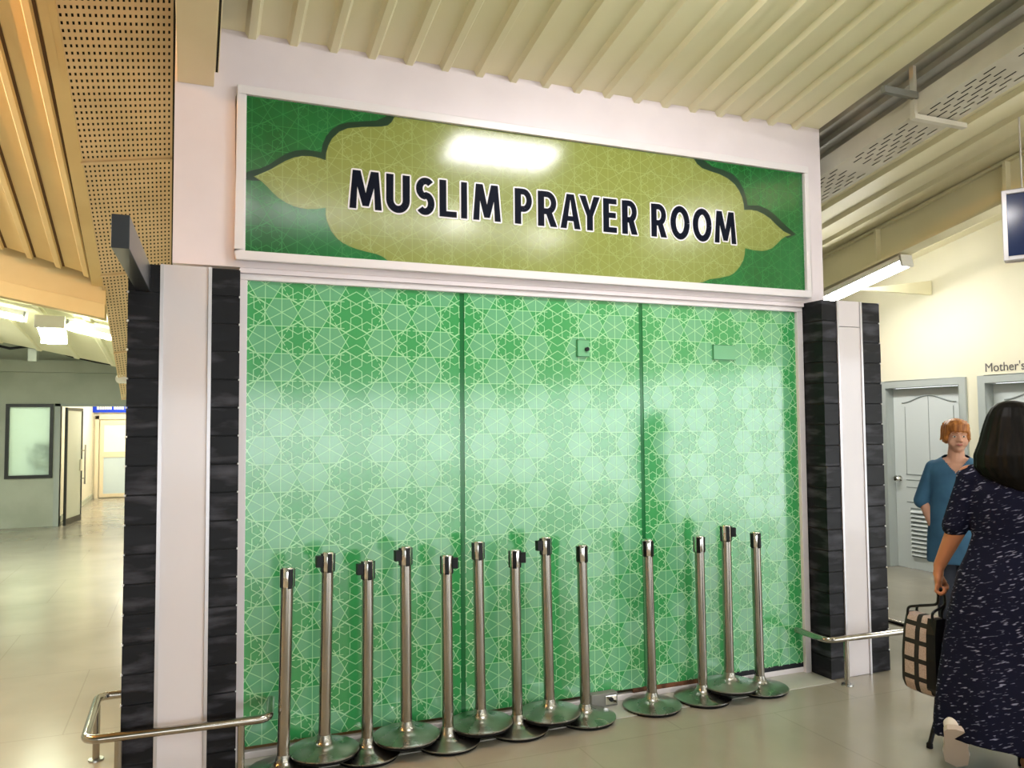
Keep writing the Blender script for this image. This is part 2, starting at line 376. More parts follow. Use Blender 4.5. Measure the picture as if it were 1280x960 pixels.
# blurred plant behind the frosted pane
p = MB(); rr = random.Random(3)
for k in range(90):
    a = rr.uniform(0, 2 * PI); h = rr.uniform(0, .42); rad = rr.uniform(.02, .15) * (1 - .5 * abs(h - .2) / .3)
    c = Vector((-2.27 + rad * math.cos(a), Y + .075 + .25 * abs(rad * math.sin(a)), .92 + h))
    d = Vector((math.cos(a), .3 * math.sin(a), rr.uniform(.1, .9))).normalized() * rr.uniform(.06, .1); n_ = Vector((-d.z, 0, d.x)).normalized() * .02
    p.face([c, c + d * .5 + n_, c + d, c + d * .5 - n_])
pl_ = thing('potted_plant', 'dark leafy shape blurred behind the lower corner of the frosted window', 'plant', (0, 0, 0))
p.build('foliage', M['leaf'], pl_)
p = MB(); p.lathe([(.0, .0), (.06, .0), (.075, .14), (.06, .14), (.0, .13)], 16, 0, (-2.27, Y + .22, .785)); p.build('pot', M['leaf'], pl_)
f = MB(); f.box((-2.75, Y + .12, .765), (-2.08, Y + .4, .785)); struct('trim_6', f, M['wall_grey'])

# doorway frame, open glass door, lit corridor and its far door
f = MB(); f.box((-2.06, Y - .02, 0), (-1.98, Y + .14, 1.99)); f.box((-.35, Y - .02, 0), (-.27, Y + .14, 1.99)); f.box((-2.06, Y - .02, 1.948), (-.27, Y + .14, 1.99))
struct('trim_3', f, M['door_frame'])
f = MB(); f.box((-2.09, Y + .12, 0), (-2.05, 20.2, 2.6)); struct('wall_corridor', f, M['wall_corr'])
f = MB(); f.box((-.1, Y + .12, 0), (0, 20.2, 2.6)); struct('wall_corridor_right', f, M['wall_corr'])
f = MB(); f.box((-2.2, 20.2, 0), (0, 20.3, 2.6)); struct('wall_corridor_end', f, M['wall_corr'])
f = MB(); f.box((-2.2, Y + .12, 2.6), (0, 20.3, 2.7)); struct('ceiling_corridor', f, M['wall_corr'])
f = MB(); f.box((-2.05, Y + .6, 0), (-2.03, 20.2, .1)); struct('baseboard_corridor', f, M['wall_grey'])
f = MB(); f.box((-6, 20.2, 0), (-2.2, 20.3, 3.2)); struct('wall_store', f, M['wall_corr'])
e = thing('glass_door', 'open glass door with thin dark edging and a long steel pull handle in the far doorway', 'door', (-1.90, Y + .02, 0), math.radians(80))
p = MB(); p.box((.03, -.006, .1), (.78, .006, 1.88)); 
M['clear'] = mat('door_glass', (.75, .82, .74), .15, 0, .5)
p.build('pane', M['clear'], e)
p = MB()
for a, b_ in (((0, -.02, 0), (.03, .02, 1.93)), ((.03, -.02, 0), (.80, .02, .10)), ((.03, -.02, 1.88), (.80, .02, 1.93))): p.box(a, b_)
p.box((.78, -.02, .10), (.80, .02, .85)); p.box((.78, -.02, 1.05), (.80, .02, 1.88))
p.build('edge_frame', M['black_frame'], e)
p = MB(); p.box((.70, -.02, .85), (.80, .02, 1.05)); p.build('lock_plate', M['wall_corr'], e)
p = MB(); p.tube([(.74, -.02, .72), (.74, -.08, .72)], .009, 8); p.tube([(.74, -.02, 1.2), (.74, -.08, 1.2)], .009, 8); p.tube([(.74, -.08, .62), (.74, -.08, 1.3)], .014, 10)
p.build('pull_handle', M['steel'], e, smooth=True)
e = bpy.data.objects.new('door_3', None); C.objects.link(e); e['kind'] = 'structure'; e.location = (0, 20.2, 0)
p = MB()
for a, b_ in (((-2.0, -.05, 0), (-1.92, 0, 1.86)), ((-.62, -.05, 0), (-.54, 0, 1.86)), ((-2.0, -.05, 1.78), (-.54, 0, 1.86)), ((-1.9, -.045, .02), (-1.82, 0, 1.76)), ((-1.32, -.045, .02), (-1.24, 0, 1.76)), ((-1.82, -.045, .02), (-1.32, 0, .1)), ((-1.82, -.045, .92), (-1.32, 0, 1.04)), ((-1.82, -.045, 1.66), (-1.32, 0, 1.76))): p.box(a, b_)
M['corr_frame'] = mat('cream_alu', (.80, .70, .52), .4)
p.build('frame', M['corr_frame'], e)
p = MB(); p.box((-1.82, -.03, .1), (-1.32, -.02, .92)); p.build('lower_panel', mat('pale_blue', (.6, .72, .80), .4), e)
p = MB(); p.box((-1.82, -.03, 1.04), (-1.32, -.02, 1.66)); p.build('upper_pane', mat('pane_white', (.86, .86, .86), .3), e)
p = MB(); p.tube([(-1.34, -.08, .75), (-1.34, -.08, 1.15)], .015, 8); p.tube([(-1.34, -.08, .8), (-1.34, -.04, .8)], .008, 8); p.tube([(-1.34, -.08, 1.1), (-1.34, -.04, 1.1)], .008, 8); p.build('handle', M['steel'], e)
sg = thing('corridor_sign', 'bright blue sign board with white lettering over the door in the lit corridor', 'sign', (-2.07, 20.12, 1.935))
p = MB(); p.box((0, 0, 0), (1.1, .05, .36)); p.build('board', M['blue_lit'], sg)
p = MB(); x = .10
for w, h in ((.05, .06), (.04, .05), (.04, .05), (.04, .05), (.04, .05), (.05, .05), (.03, 0), (.05, .06), (.04, .05), (.04, .05), (.05, .05)):
    if h: p.box((x, -.006, .065), (x + w, -.001, .065 + .12))
    x += w + .008
p.build('lettering', M['white'], sg)

# ---- right wall with two doors
X = 7.2
D1 = (6.716, 5.65); D2 = (5.52, 4.46); DZ = 2.04
f = MB()
for y0, y1, z0, z1 in ((-12, 1.5, 2.35, 7.2), (1.5, D2[1], 0, 7.2), (D2[1], D2[0], DZ, 7.2), (D2[0], D1[1], 0, 7.2), (D1[1], D1[0], DZ, 7.2), (D1[0], 16, 0, 7.2)):  # unseen header piece added; open side below shaped for the glass reflection
    f.box((X, y0, z0), (X + .2, y1, z1))
struct('wall_right', f, M['wall_cream'])
f = MB(); f.box((0, 14.9, 0), (9, 15, 7.2)); struct('wall_end', f, M['wall_cream'])
def wdoor(name, ya, yb):
    """ya is the far jamb, yb the near one"""
    e = bpy.data.objects.new(name, None); C.objects.link(e); e['kind'] = 'structure'; e.location = (X, ya, 0)
    Wd = ya - yb; j = .075
    p = MB(); p.box((-.025, -j, 0), (.14, 0, DZ)); p.box((-.025, -Wd, 0), (.14, -Wd + j, DZ)); p.box((-.025, -Wd + j, DZ - j), (.14, -j, DZ))
    p.build('door_frame', M['door_frame'], e, bevel=.004)
    g = .012; y1, y0 = -j - g * .3, -Wd + j + g * .3; lw = y1 - y0; xl = .09
    lf = MB(); lf.box((xl, y0, .003), (xl + .04, y1, DZ - j - .004)); leaf = lf.build('door_leaf', M['door_grey'], e, bevel=.003)
    gr = MB(); yc = (y0 + y1) / 2
    # curved head moulding, centre joint, side joints and panel rails
    cu = []
    for k in range(25):
        u = -1 + 2 * k / 24; cu.append((xl - .002, yc + u * lw * .37, 1.80 + .075 * (.5 + .5 * math.cos(PI * u)) + .0))
    gr.tube(cu, .008, 6)
    gr.tube([(xl - .001, yc, 1.88), (xl - .001, yc, .98)], .0035, 6)
    for s in (-1, 1): gr.tube([(xl - .001, yc + s * lw * .33, 1.76), (xl - .001, yc + s * lw * .33, 1.02)], .0035, 6)
    for z in (1.02, .96, .88, .72): gr.tube([(xl - .001, yc - lw * .34, z), (xl - .001, yc + lw * .34, z)], .005, 6)
    gr.build('panel_moulding', M['door_dark'], leaf, smooth=True)
    lo = MB()
    lo.box((xl - .004, yc - lw * .29, .13), (xl, yc + lw * .29, .66), 1)
    for k in range(11):
        z = .15 + k * .046
        lo.hexa([(xl - .028, yc - lw * .28, z), (xl - .028, yc + lw * .28, z), (xl - .004, yc + lw * .28, z + .022), (xl - .004, yc - lw * .28, z + .022),
                 (xl - .026, yc - lw * .28, z + .006), (xl - .026, yc + lw * .28, z + .006), (xl - .002, yc + lw * .28, z + .028), (xl - .002, yc - lw * .28, z + .028)])
    lo.build('louvre', [M['door_grey'], M['door_dark']], leaf)
    kn = MB(); kn.lathe([(0, 0), (.034, 0), (.034, .008), (.014, .012), (.012, .035), (.03, .045), (.034, .06), (.026, .075), (0, .078)], 20)
    k_ = kn.build('knob', M['chrome'], leaf, smooth=True); k_.rotation_euler = (0, -PI / 2, 0); k_.location = (xl, y1 - .06, .97)
    return e
wdoor('door_1', *D1); wdoor('door_2', *D2)
def text_mesh(name, s, size, m, offs=0., sx=1., parent=None):
    c = bpy.data.curves.new(name + '_c', 'FONT'); c.body = s; c.size = size; c.offset = offs; c.fill_mode = 'FRONT'; c.extrude = .001
    o = bpy.data.objects.new(name + '_c', c); C.objects.link(o)
    dg = bpy.context.evaluated_depsgraph_get(); me = bpy.data.meshes.new_from_object(o.evaluated_get(dg))
    bpy.data.objects.remove(o); me.materials.clear(); me.materials.append(m)
    for v in me.vertices: v.co.x *= sx
    o = bpy.data.objects.new(name, me); C.objects.link(o)
    if parent: o.parent = parent
    return o
o = text_mesh('wall_lettering', "Mother's", .122, M['text_grey'], .0, .93)
o.rotation_euler = (PI / 2, 0, -PI / 2); o.location = (X - .003, 5.45, 2.075)
tag(o, "dark grey word Mother's lettered on the cream wall over the second grey door", 'lettering')

# beam, lamp and tray under the right roof
b = MB(); x0 = 6.03; ya, yb = -10, 9
def along(mb, x0, x1, ya, yb, d0, d1, mi=0):
    mb.hexa([(x0, ya, rz(ya, d0)), (x1, ya, rz(ya, d0)), (x1, yb, rz(yb, d0)), (x0, yb, rz(yb, d0)), (x0, ya, rz(ya, d1)), (x1, ya, rz(ya, d1)), (x1, yb, rz(yb, d1)), (x0, yb, rz(yb, d1))], mi)
along(b, 6.06, 6.09, ya, yb, -.14, .19); along(b, 5.99, 6.16, ya, yb, -.165, -.14); along(b, 6.02, 6.13, ya, yb, .165, .19)
for k in range(9): along(b, 6.0, 6.06, 6.9 - k * 1.3, 6.93 - k * 1.3, -.14, .17)
tag(struct('steel_beam', b, M['cream_roof'], bevel=.003), 'cream steel beam carrying the tube lamp under the sloping roof by the cream wall', 'beam')

def lamp(name, label, p0, p1, w, h, m_em, group=None, cat='lamp', bare=False):
    """batten lamp from p0 to p1, housing above and a diffuser on its underside"""
    p0, p1 = Vector(p0), Vector(p1); d = (p1 - p0); ln = d.length; d.normalize()
    s = d.cross(Vector((0, 0, 1))).normalized(); u = s.cross(d).normalized()
    R = Matrix((d, -s, u)).transposed() if False else Matrix((d, u.cross(d), u)).transposed()
    t_ = bpy.data.objects.new(name, None); C.objects.link(t_); t_.location = p0; t_.rotation_euler = R.to_euler(); tag(t_, label, cat, group)
    if bare:
        hs = MB(); hs.box((0, -w * .2, h * .15), (ln, w * .2, h * .6)); hs.build('housing', M['white'], t_, bevel=.004)
        df = MB(); df.tube([(.03, 0, -h * .2), (ln - .03, 0, -h * .2)], h * .28, 14); df.build('tube', m_em, t_, smooth=True)
        for u0 in (0, ln - .03):
            cp = MB(); cp.box((u0, -w * .14, -h * .5), (u0 + .03, w * .14, h * .15)); cp.build('lamp_holder', M['white'], t_, bevel=.003)
        return t_
    hs = MB(); hs.box((0, -w * .5, 0), (ln, w * .5, h * .5)); hs.build('housing', M['white'], t_, bevel=.004)
    df = MB(); prof = [(-w * .46, 0), (-w * .42, -h * .35), (-w * .25, -h * .5), (w * .25, -h * .5), (w * .42, -h * .35), (w * .46, 0)]
    for (a, b1), (c_, d1) in zip(prof, prof[1:]): df.face([(.02, a, b1), (ln - .02, a, b1), (ln - .02, c_, d1), (.02, c_, d1)])
    df.face([(.02, a_, b_) for a_, b_ in prof]); df.face([(ln - .02, a_, b_) for a_, b_ in reversed(prof)])
    df.build('diffuser', m_em, t_)
    cp = MB(); cp.box((-.006, -w * .5, -h * .5), (.02, w * .5, h * .52)); cp.build('end_cap', M['white'], t_, bevel=.004)
    cp = MB(); cp.box((ln - .02, -w * .5, -h * .5), (ln + .006, w * .5, h * .52)); cp.build('end_cap', M['white'], t_, bevel=.004)
    return t_
E_cool_added = emit('tube_cool_added', (1, .97, .94), 62)
E_band_added = emit('tube_band_added', (1, .98, .96), 14)
E_near = emit('tube_near', (1, .97, .96), 30)
E_right = emit('tube_right', (1, .98, .94), 40)
E_wall = emit('tube_wall', (1, .98, .92), 24)
E_warm = emit('tube_warm', (1, .48, .14), 340)
E_green = emit('tube_green', (.90, 1, .74), 40)
E_left = emit('tube_left', (.94, 1, .92), 80)
E_corr = emit('tube_corridor', (1, .94, .78), 42)
lamp('batten_lamp', 'glowing white tube lamp under the cream beam, its end above the stone pillar', (6.075, 6.75, rz(6.75, -.25)), (6.075, 5.33, rz(5.33, -.235)), .14, .11, E_right)
b = MB(); b.hexa([(6.2, 6.0, 2.92), (7.18, 6.0, 2.92), (7.18, 6.04, 2.92), (6.2, 6.04, 2.92), (6.2, 6.0, 2.93), (7.18, 6.0, 3.07), (7.18, 6.04, 3.07), (6.2, 6.04, 2.93)])
tag(b.build('wall_bracket', M['cream_roof']), 'small tapering cream bracket on the cream wall behind the tube lamp', 'bracket')
lamp('batten_lamp', 'tube lamp under the right roof near the second door', (6.72, 4.55, 2.98), (6.72, 3.15, 3.28), .16, .08, E_wall)

# perforated tray with hanger
tr_ = thing('cable_tray', 'long pale slotted metal tray hung under the roof right of the white fascia', 'cable tray', (0, 0, 0))
def PT(u, v): return Vector((4.06 + .33 * u, v, rz(v, -.2)))
mb = MB(); random.seed(2)
rows = 7
ya, yb = 1.2, 7.5; nv = int((yb - ya) / .115)
for i in range(rows):
    u0, u1 = .06 + .88 * i / rows, .06 + .88 * (i + 1) / rows
    sh = .5 * (i % 2)
    for j in range(nv):
        v0 = ya + (yb - ya) * (j + sh) / nv; v1 = ya + (yb - ya) * (j + 1 + sh) / nv
        solid = (j % 5 == 4)
        if solid: mb.face([PT(u0, v0), PT(u1, v0), PT(u1, v1), PT(u0, v1)]); continue
        c = perf(PT, [u0, u1], [v0, v1], .28, .62)
        for fc in c.f: mb.face([c.v[k] for k in fc])
mb.face([PT(0, ya), PT(.06, ya), PT(.06, yb + .06), PT(0, yb + .06)]); mb.face([PT(.94, ya), PT(1, ya), PT(1, yb + .06), PT(.94, yb + .06)])
mb.build('slotted_bottom', M['tray'], tr_)
mb = MB(); along(mb, 4.055, 4.06, ya, yb, -.2, -.085); mb.build('side_flange', M['tray'], tr_)
mb = MB(); along(mb, 4.39, 4.395, ya, yb, -.2, -.10); mb.build('side_flange', M['tray'], tr_)
mb = MB(); mb.face([(4.06, ya, rz(ya, -.13)), (4.06, yb, rz(yb, -.13)), (4.39, yb, rz(yb, -.13)), (4.39, ya, rz(ya, -.13))]); mb.build('cable_bed', M['void'], tr_)
for y_, nm in ((3.46, 'slender cream steel hanger holding the slotted tray, next to its cross bar'), (1.9, 'cream steel hanger of the slotted tray at the frame edge')):
    if y_ < 3: continue
    h_ = thing('tray_hanger', nm, 'hanger', (4.05, y_, 0))
    mb = MB(); mb.box((-.02, -.015, rz(y_, -.205)), (.005, .015, rz(y_, .12))); mb.build('strap', M['tray'], h_)
    mb = MB(); mb.box((-.02, -.02, rz(y_, -.235)), (.42, .02, rz(y_, -.205))); mb.build('cross_bar', M['tray'], h_)
    mb = MB(); mb.box((-.27, -.03, rz(y_, -.115)), (.0, .0, rz(y_, -.075))); mb.build('angle_bar', M['zinc'], h_)

# hanging blue sign at the right edge
ang = math.atan2(-.85, .53)
bs = thing('hanging_sign', 'dark blue sign box in a pale metal frame hanging by the upper cream wall', 'sign', (5.2, 3.765, 2.70), ang)
p = MB(); p.box((.03, .0, .03), (.97, .08, .46)); p.build('face', M['blue'], bs)
p = MB(); p.box((0, -.012, 0), (.03, .09, .49)); p.box((.97, -.012, 0), (1, .09, .49)); p.box((.03, -.012, 0), (.97, .09, .03)); p.box((.03, -.012, .46), (.97, .09, .49))
p.build('frame', M['alu'], bs, bevel=.004)
for xx in (.12, .88):
    p = MB(); p.tube([(xx, .04, .49), (xx, .04, 1.0)], .006, 6); p.build('hanger_rod', M['alu'], bs)

# ------------------------------------------------------------------ sign
def clip_seg(p, q, x0, x1, y0, y1):
    t0, t1 = 0., 1.; dx, dy = q[0] - p[0], q[1] - p[1]
    for pp, qq in ((-dx, p[0] - x0), (dx, x1 - p[0]), (-dy, p[1] - y0), (dy, y1 - p[1])):
        if abs(pp) < 1e-12:
            if qq < 0: return None
        else:
            r_ = qq / pp
            if pp < 0: t0 = max(t0, r_)
            else: t1 = min(t1, r_)
    if t0 >= t1: return None
    return (p[0] + dx * t0, p[1] + dy * t0), (p[0] + dx * t1, p[1] + dy * t1)
def clip_poly(poly, x0, x1, y0, y1):
    for ax, lim, sg_ in ((0, x0, 1), (0, x1, -1), (1, y0, 1), (1, y1, -1)):
        out = []
        for i in range(len(poly)):
            a, b_ = poly[i - 1], poly[i]; da, db = sg_ * (a[ax] - lim), sg_ * (b_[ax] - lim)
            if (da >= 0) != (db >= 0):
                t_ = da / (da - db); out.append((a[0] + (b_[0] - a[0]) * t_, a[1] + (b_[1] - a[1]) * t_))
            if db >= 0: out.append(b_)
        poly = out
        if not poly: return None
    return poly
def lattice(a, W, H, z0, offs, phase):
    """segments and pale hexagons of the star lattice inside [0,W] x [0,H]; phase = height of the flower centres of the middle column"""
    segs, hexs = set(), []
    cw = a * .8660254; d = a / math.sqrt(3)
    def key(p, q):
        p = (round(p[0], 4), round(p[1], 4)); q = (round(q[0], 4), round(q[1], 4)); return (p, q) if p < q else (q, p)
    ncol = int(W / cw) + 3; nrow = int(H / a) + 3
    fl = []; ce = []
    for i in range(-2, ncol):
        x = offs + i * cw
        for j in range(-2, nrow):
            z = phase - z0 + (j + .5 * ((i - 1) % 2)) * a - math.floor((phase - z0) / a) * a
            fl.append((x, z)); ce.append((x + d / 2, z + a / 2)); ce.append((x + d, z))
    for x, z in fl:
        for k in range(6):
            t_ = math.radians(30 + 60 * k); c = (x + .215 * a * math.cos(t_), z + .215 * a * math.sin(t_))
            hp = [(c[0] + .105 * a * math.cos(math.radians(30 + 60 * q_)), c[1] + .105 * a * math.sin(math.radians(30 + 60 * q_))) for q_ in range(6)]
            for q_ in range(6): segs.add(key(hp[q_ - 1], hp[q_]))
    for x, z in ce:
        r_ = d / 2
        if 0 <= x <= W:
            hp = [(x + r_ * math.cos(math.radians(60 * q_)), z + r_ * math.sin(math.radians(60 * q_))) for q_ in range(6)]
            hexs.append(hp)
            for q_ in range(6):
                p, q2 = hp[q_ - 1], hp[q_]; ex = .42
                segs.add(key((p[0] - (q2[0] - p[0]) * ex, p[1] - (q2[1] - p[1]) * ex), (q2[0] + (q2[0] - p[0]) * ex, q2[1] + (q2[1] - p[1]) * ex)))
        for dg_ in (90, 30, 150):
            t_ = math.radians(dg_); segs.add(key((x - .5 * a * math.cos(t_), z - .5 * a * math.sin(t_)), (x + .5 * a * math.cos(t_), z + .5 * a * math.sin(t_))))
    S = [s for s in (clip_seg(p, q_, 0, W, 0, H) for p, q_ in segs) if s]
    Hx = [h for h in (clip_poly(h, 0, W, 0, H) for h in hexs) if h]
    return S, Hx
JIT = random.Random(11)
def draw_seg(mb, p, q_, w, y, mi):
    y = y - JIT.uniform(0, .0008)
    dx, dz = q_[0] - p[0], q_[1] - p[1]; l_ = math.hypot(dx, dz)
    if l_ < 1e-4: return
    nx, nz = -dz / l_ * w / 2, dx / l_ * w / 2
    pts = [(p[0] + nx, y, p[1] + nz), (p[0] - nx, y, p[1] - nz), (q_[0] - nx, y, q_[1] - nz), (q_[0] + nx, y, q_[1] + nz)]
    a = Vector(pts[1]) - Vector(pts[0]); b_ = Vector(pts[2]) - Vector(pts[0])
    if a.cross(b_).y > 0: pts.reverse()
    mb.face(pts, mi)
def fpoly(mb, poly, y, mi):      # n-gon facing -y
    ar = sum(poly[i - 1][0] * poly[i][1] - poly[i][0] * poly[i - 1][1] for i in range(len(poly)))
    pl2 = poly if ar > 0 else poly[::-1]
    y = y - JIT.uniform(0, .0004)
    mb.face([(x, y, z) for x, z in pl2], mi)

SX0, SX1, SZ0, SZ1 = .19, 3.73, 2.405, 3.27
sign = thing('prayer_room_sign', 'wide green and gold sign board lettered MUSLIM PRAYER ROOM above the glass front', 'sign', (0, 0, 0))
fw = .045
p = MB()
for (a, b_, c_, d_) in ((SX0, SZ0, SX1, SZ0 + fw), (SX0, SZ1 - fw, SX1, SZ1), (SX0, SZ0 + fw, SX0 + fw, SZ1 - fw), (SX1 - fw * .8, SZ0 + fw, SX1, SZ1 - fw)):
    p.box((a, 4.012, b_), (c_, 4.05, d_))
p.build('frame', M['frame'], sign, bevel=.006)
FX0, FX1, FZ0, FZ1 = SX0 + fw, SX1 - fw * .8, SZ0 + fw, SZ1 - fw
SPL = {'gold': [(0.9766, 3.223), (0.9601, 3.1911), (0.9411, 3.172), (0.9095, 3.1614), (0.8781, 3.1558), (0.8036, 3.1444), (0.7301, 3.1282), (0.6877, 3.1039), (0.6518, 3.0645), (0.634, 3.0277), (0.6222, 2.9869), (0.62, 2.9473), (0.5867, 2.9556), (0.5454, 2.9591), (0.5045, 2.9554), (0.464, 2.9432), (0.4238, 2.9215), (0.384, 2.8939), (0.3446, 2.8642), (0.311, 2.8437), (0.272, 2.8251), (0.3057, 2.8075), (0.3339, 2.7832), (0.3624, 2.754), (0.3909, 2.7307), (0.4252, 2.7102), (0.4597, 2.6968), (0.4944, 2.6893), (0.5293, 2.6878), (0.5762, 2.6923), (0.621, 2.7027), (0.6212, 2.6686), (0.6273, 2.6374), (0.6477, 2.588), (0.6777, 2.5515), (0.7077, 2.5294), (0.744, 2.5139), (0.7805, 2.5032), (0.8295, 2.4933), (0.8789, 2.4858), (0.9138, 2.4735), (0.9414, 2.4543), (0.964, 2.452), (0.9817, 2.452), (2.8575, 2.452), (2.904, 2.4622), (2.9504, 2.4821), (3.025, 2.4945), (3.1006, 2.5134), (3.1313, 2.5295), (3.1586, 2.5533), (3.1862, 2.5852), (3.2082, 2.6201), (3.2188, 2.6558), (3.2238, 2.6959), (3.2875, 2.688), (3.3559, 2.6884), (3.3956, 2.6962), (3.4358, 2.7122), (3.4705, 2.7392), (3.5076, 2.773), (3.5447, 2.7972), (3.5898, 2.8107), (3.5295, 2.8302), (3.4763, 2.8647), (3.4216, 2.9052), (3.3728, 2.9282), (3.324, 2.943), (3.2752, 2.9448), (3.2227, 2.9398), (3.2199, 2.9779), (3.2094, 3.0184), (3.1874, 3.0593), (3.1539, 3.0973), (3.1013, 3.1282), (3.0413, 3.1485), (2.976, 3.1585), (2.9114, 3.1715), (2.8751, 3.1939), (2.8502, 3.223)], 'border': [(0.941, 3.223), (0.9284, 3.2172), (0.8781, 3.1887), (0.8035, 3.1745), (0.73, 3.1594), (0.6876, 3.1411), (0.6516, 3.1139), (0.6218, 3.073), (0.6042, 3.0276), (0.5984, 2.9864), (0.5629, 2.9882), (0.516, 2.9896), (0.4695, 2.979), (0.4236, 2.9564), (0.3838, 2.9263), (0.3443, 2.8929), (0.2996, 2.8674), (0.2573, 2.8531), (0.2265, 2.8342), (0.2268, 2.8059), (0.2667, 2.8032), (0.3057, 2.8075), (0.3339, 2.7832), (0.3624, 2.754), (0.3909, 2.7307), (0.4252, 2.7102), (0.4597, 2.6968), (0.4944, 2.6893), (0.5293, 2.6878), (0.5762, 2.6923), (0.621, 2.7027), (0.6212, 2.6686), (0.6273, 2.6374), (0.6477, 2.588), (0.6777, 2.5515), (0.7077, 2.5294), (0.744, 2.5139), (0.7805, 2.5032), (0.8295, 2.4933), (0.8789, 2.4858), (0.9138, 2.4735), (0.9414, 2.4543), (0.964, 2.452), (0.9817, 2.452), (2.8575, 2.452), (2.904, 2.4622), (2.9504, 2.4821), (3.025, 2.4945), (3.1006, 2.5134), (3.1313, 2.5295), (3.1586, 2.5533), (3.1862, 2.5852), (3.2082, 2.6201), (3.2188, 2.6558), (3.2238, 2.6959), (3.2875, 2.688), (3.3559, 2.6884), (3.3956, 2.6962), (3.4358, 2.7122), (3.4705, 2.7392), (3.5076, 2.773), (3.5447, 2.7972), (3.5585, 2.7869), (3.6308, 2.8175), (3.5808, 2.8493), (3.5213, 2.8899), (3.4623, 2.9334), (3.4035, 2.9635), (3.3348, 2.9795), (3.2526, 2.9715), (3.244, 3.0091), (3.2224, 3.071), (3.1891, 3.1235), (3.1365, 3.1624), (3.0704, 3.1788), (2.9861, 3.1912), (2.922, 3.223), (2.8858, 3.223)]}
face = MB(); yS = 4.036
face.box((FX0 - .01, yS, FZ0 - .01), (FX1 + .01, 4.05, FZ1 + .01), 0)
fpoly(face, SPL['border'], yS - .0006, 1)
fpoly(face, SPL['gold'], yS - .0014, 2)
S_, H_ = lattice(.255, FX1 - FX0, FZ1 - FZ0, FZ0, .1, 2.9)
def inside(p, poly):
    r_ = False
    for i in range(len(poly)):
        (xa, za), (xb, zb) = poly[i - 1], poly[i]
        if (za > p[1]) != (zb > p[1]) and p[0] < (xb - xa) * (p[1] - za) / (zb - za) + xa: r_ = not r_
    return r_
for a, b_ in S_:
    n_ = max(1, int(math.hypot(b_[0] - a[0], b_[1] - a[1]) / .010))
    pts = [(FX0 + a[0] + (b_[0] - a[0]) * k / n_, FZ0 + a[1] + (b_[1] - a[1]) * k / n_) for k in range(n_ + 1)]
    for p0, p1 in zip(pts, pts[1:]):
        mid = ((p0[0] + p1[0]) / 2, (p0[1] + p1[1]) / 2)
        g2 = [inside(p_, SPL['gold']) for p_ in (p0, mid, p1)]; b2 = [inside(p_, SPL['border']) for p_ in (p0, mid, p1)]
        if all(g2): on = 4
        elif not any(g2) and not any(b2): on = 3
        else: continue
        draw_seg(face, p0, p1, .0032, yS - .0022, on)
face.build('face', [M['sign_green'], M['sign_border'], M['sign_gold'], M['sign_line'], M['sign_line2']], sign)

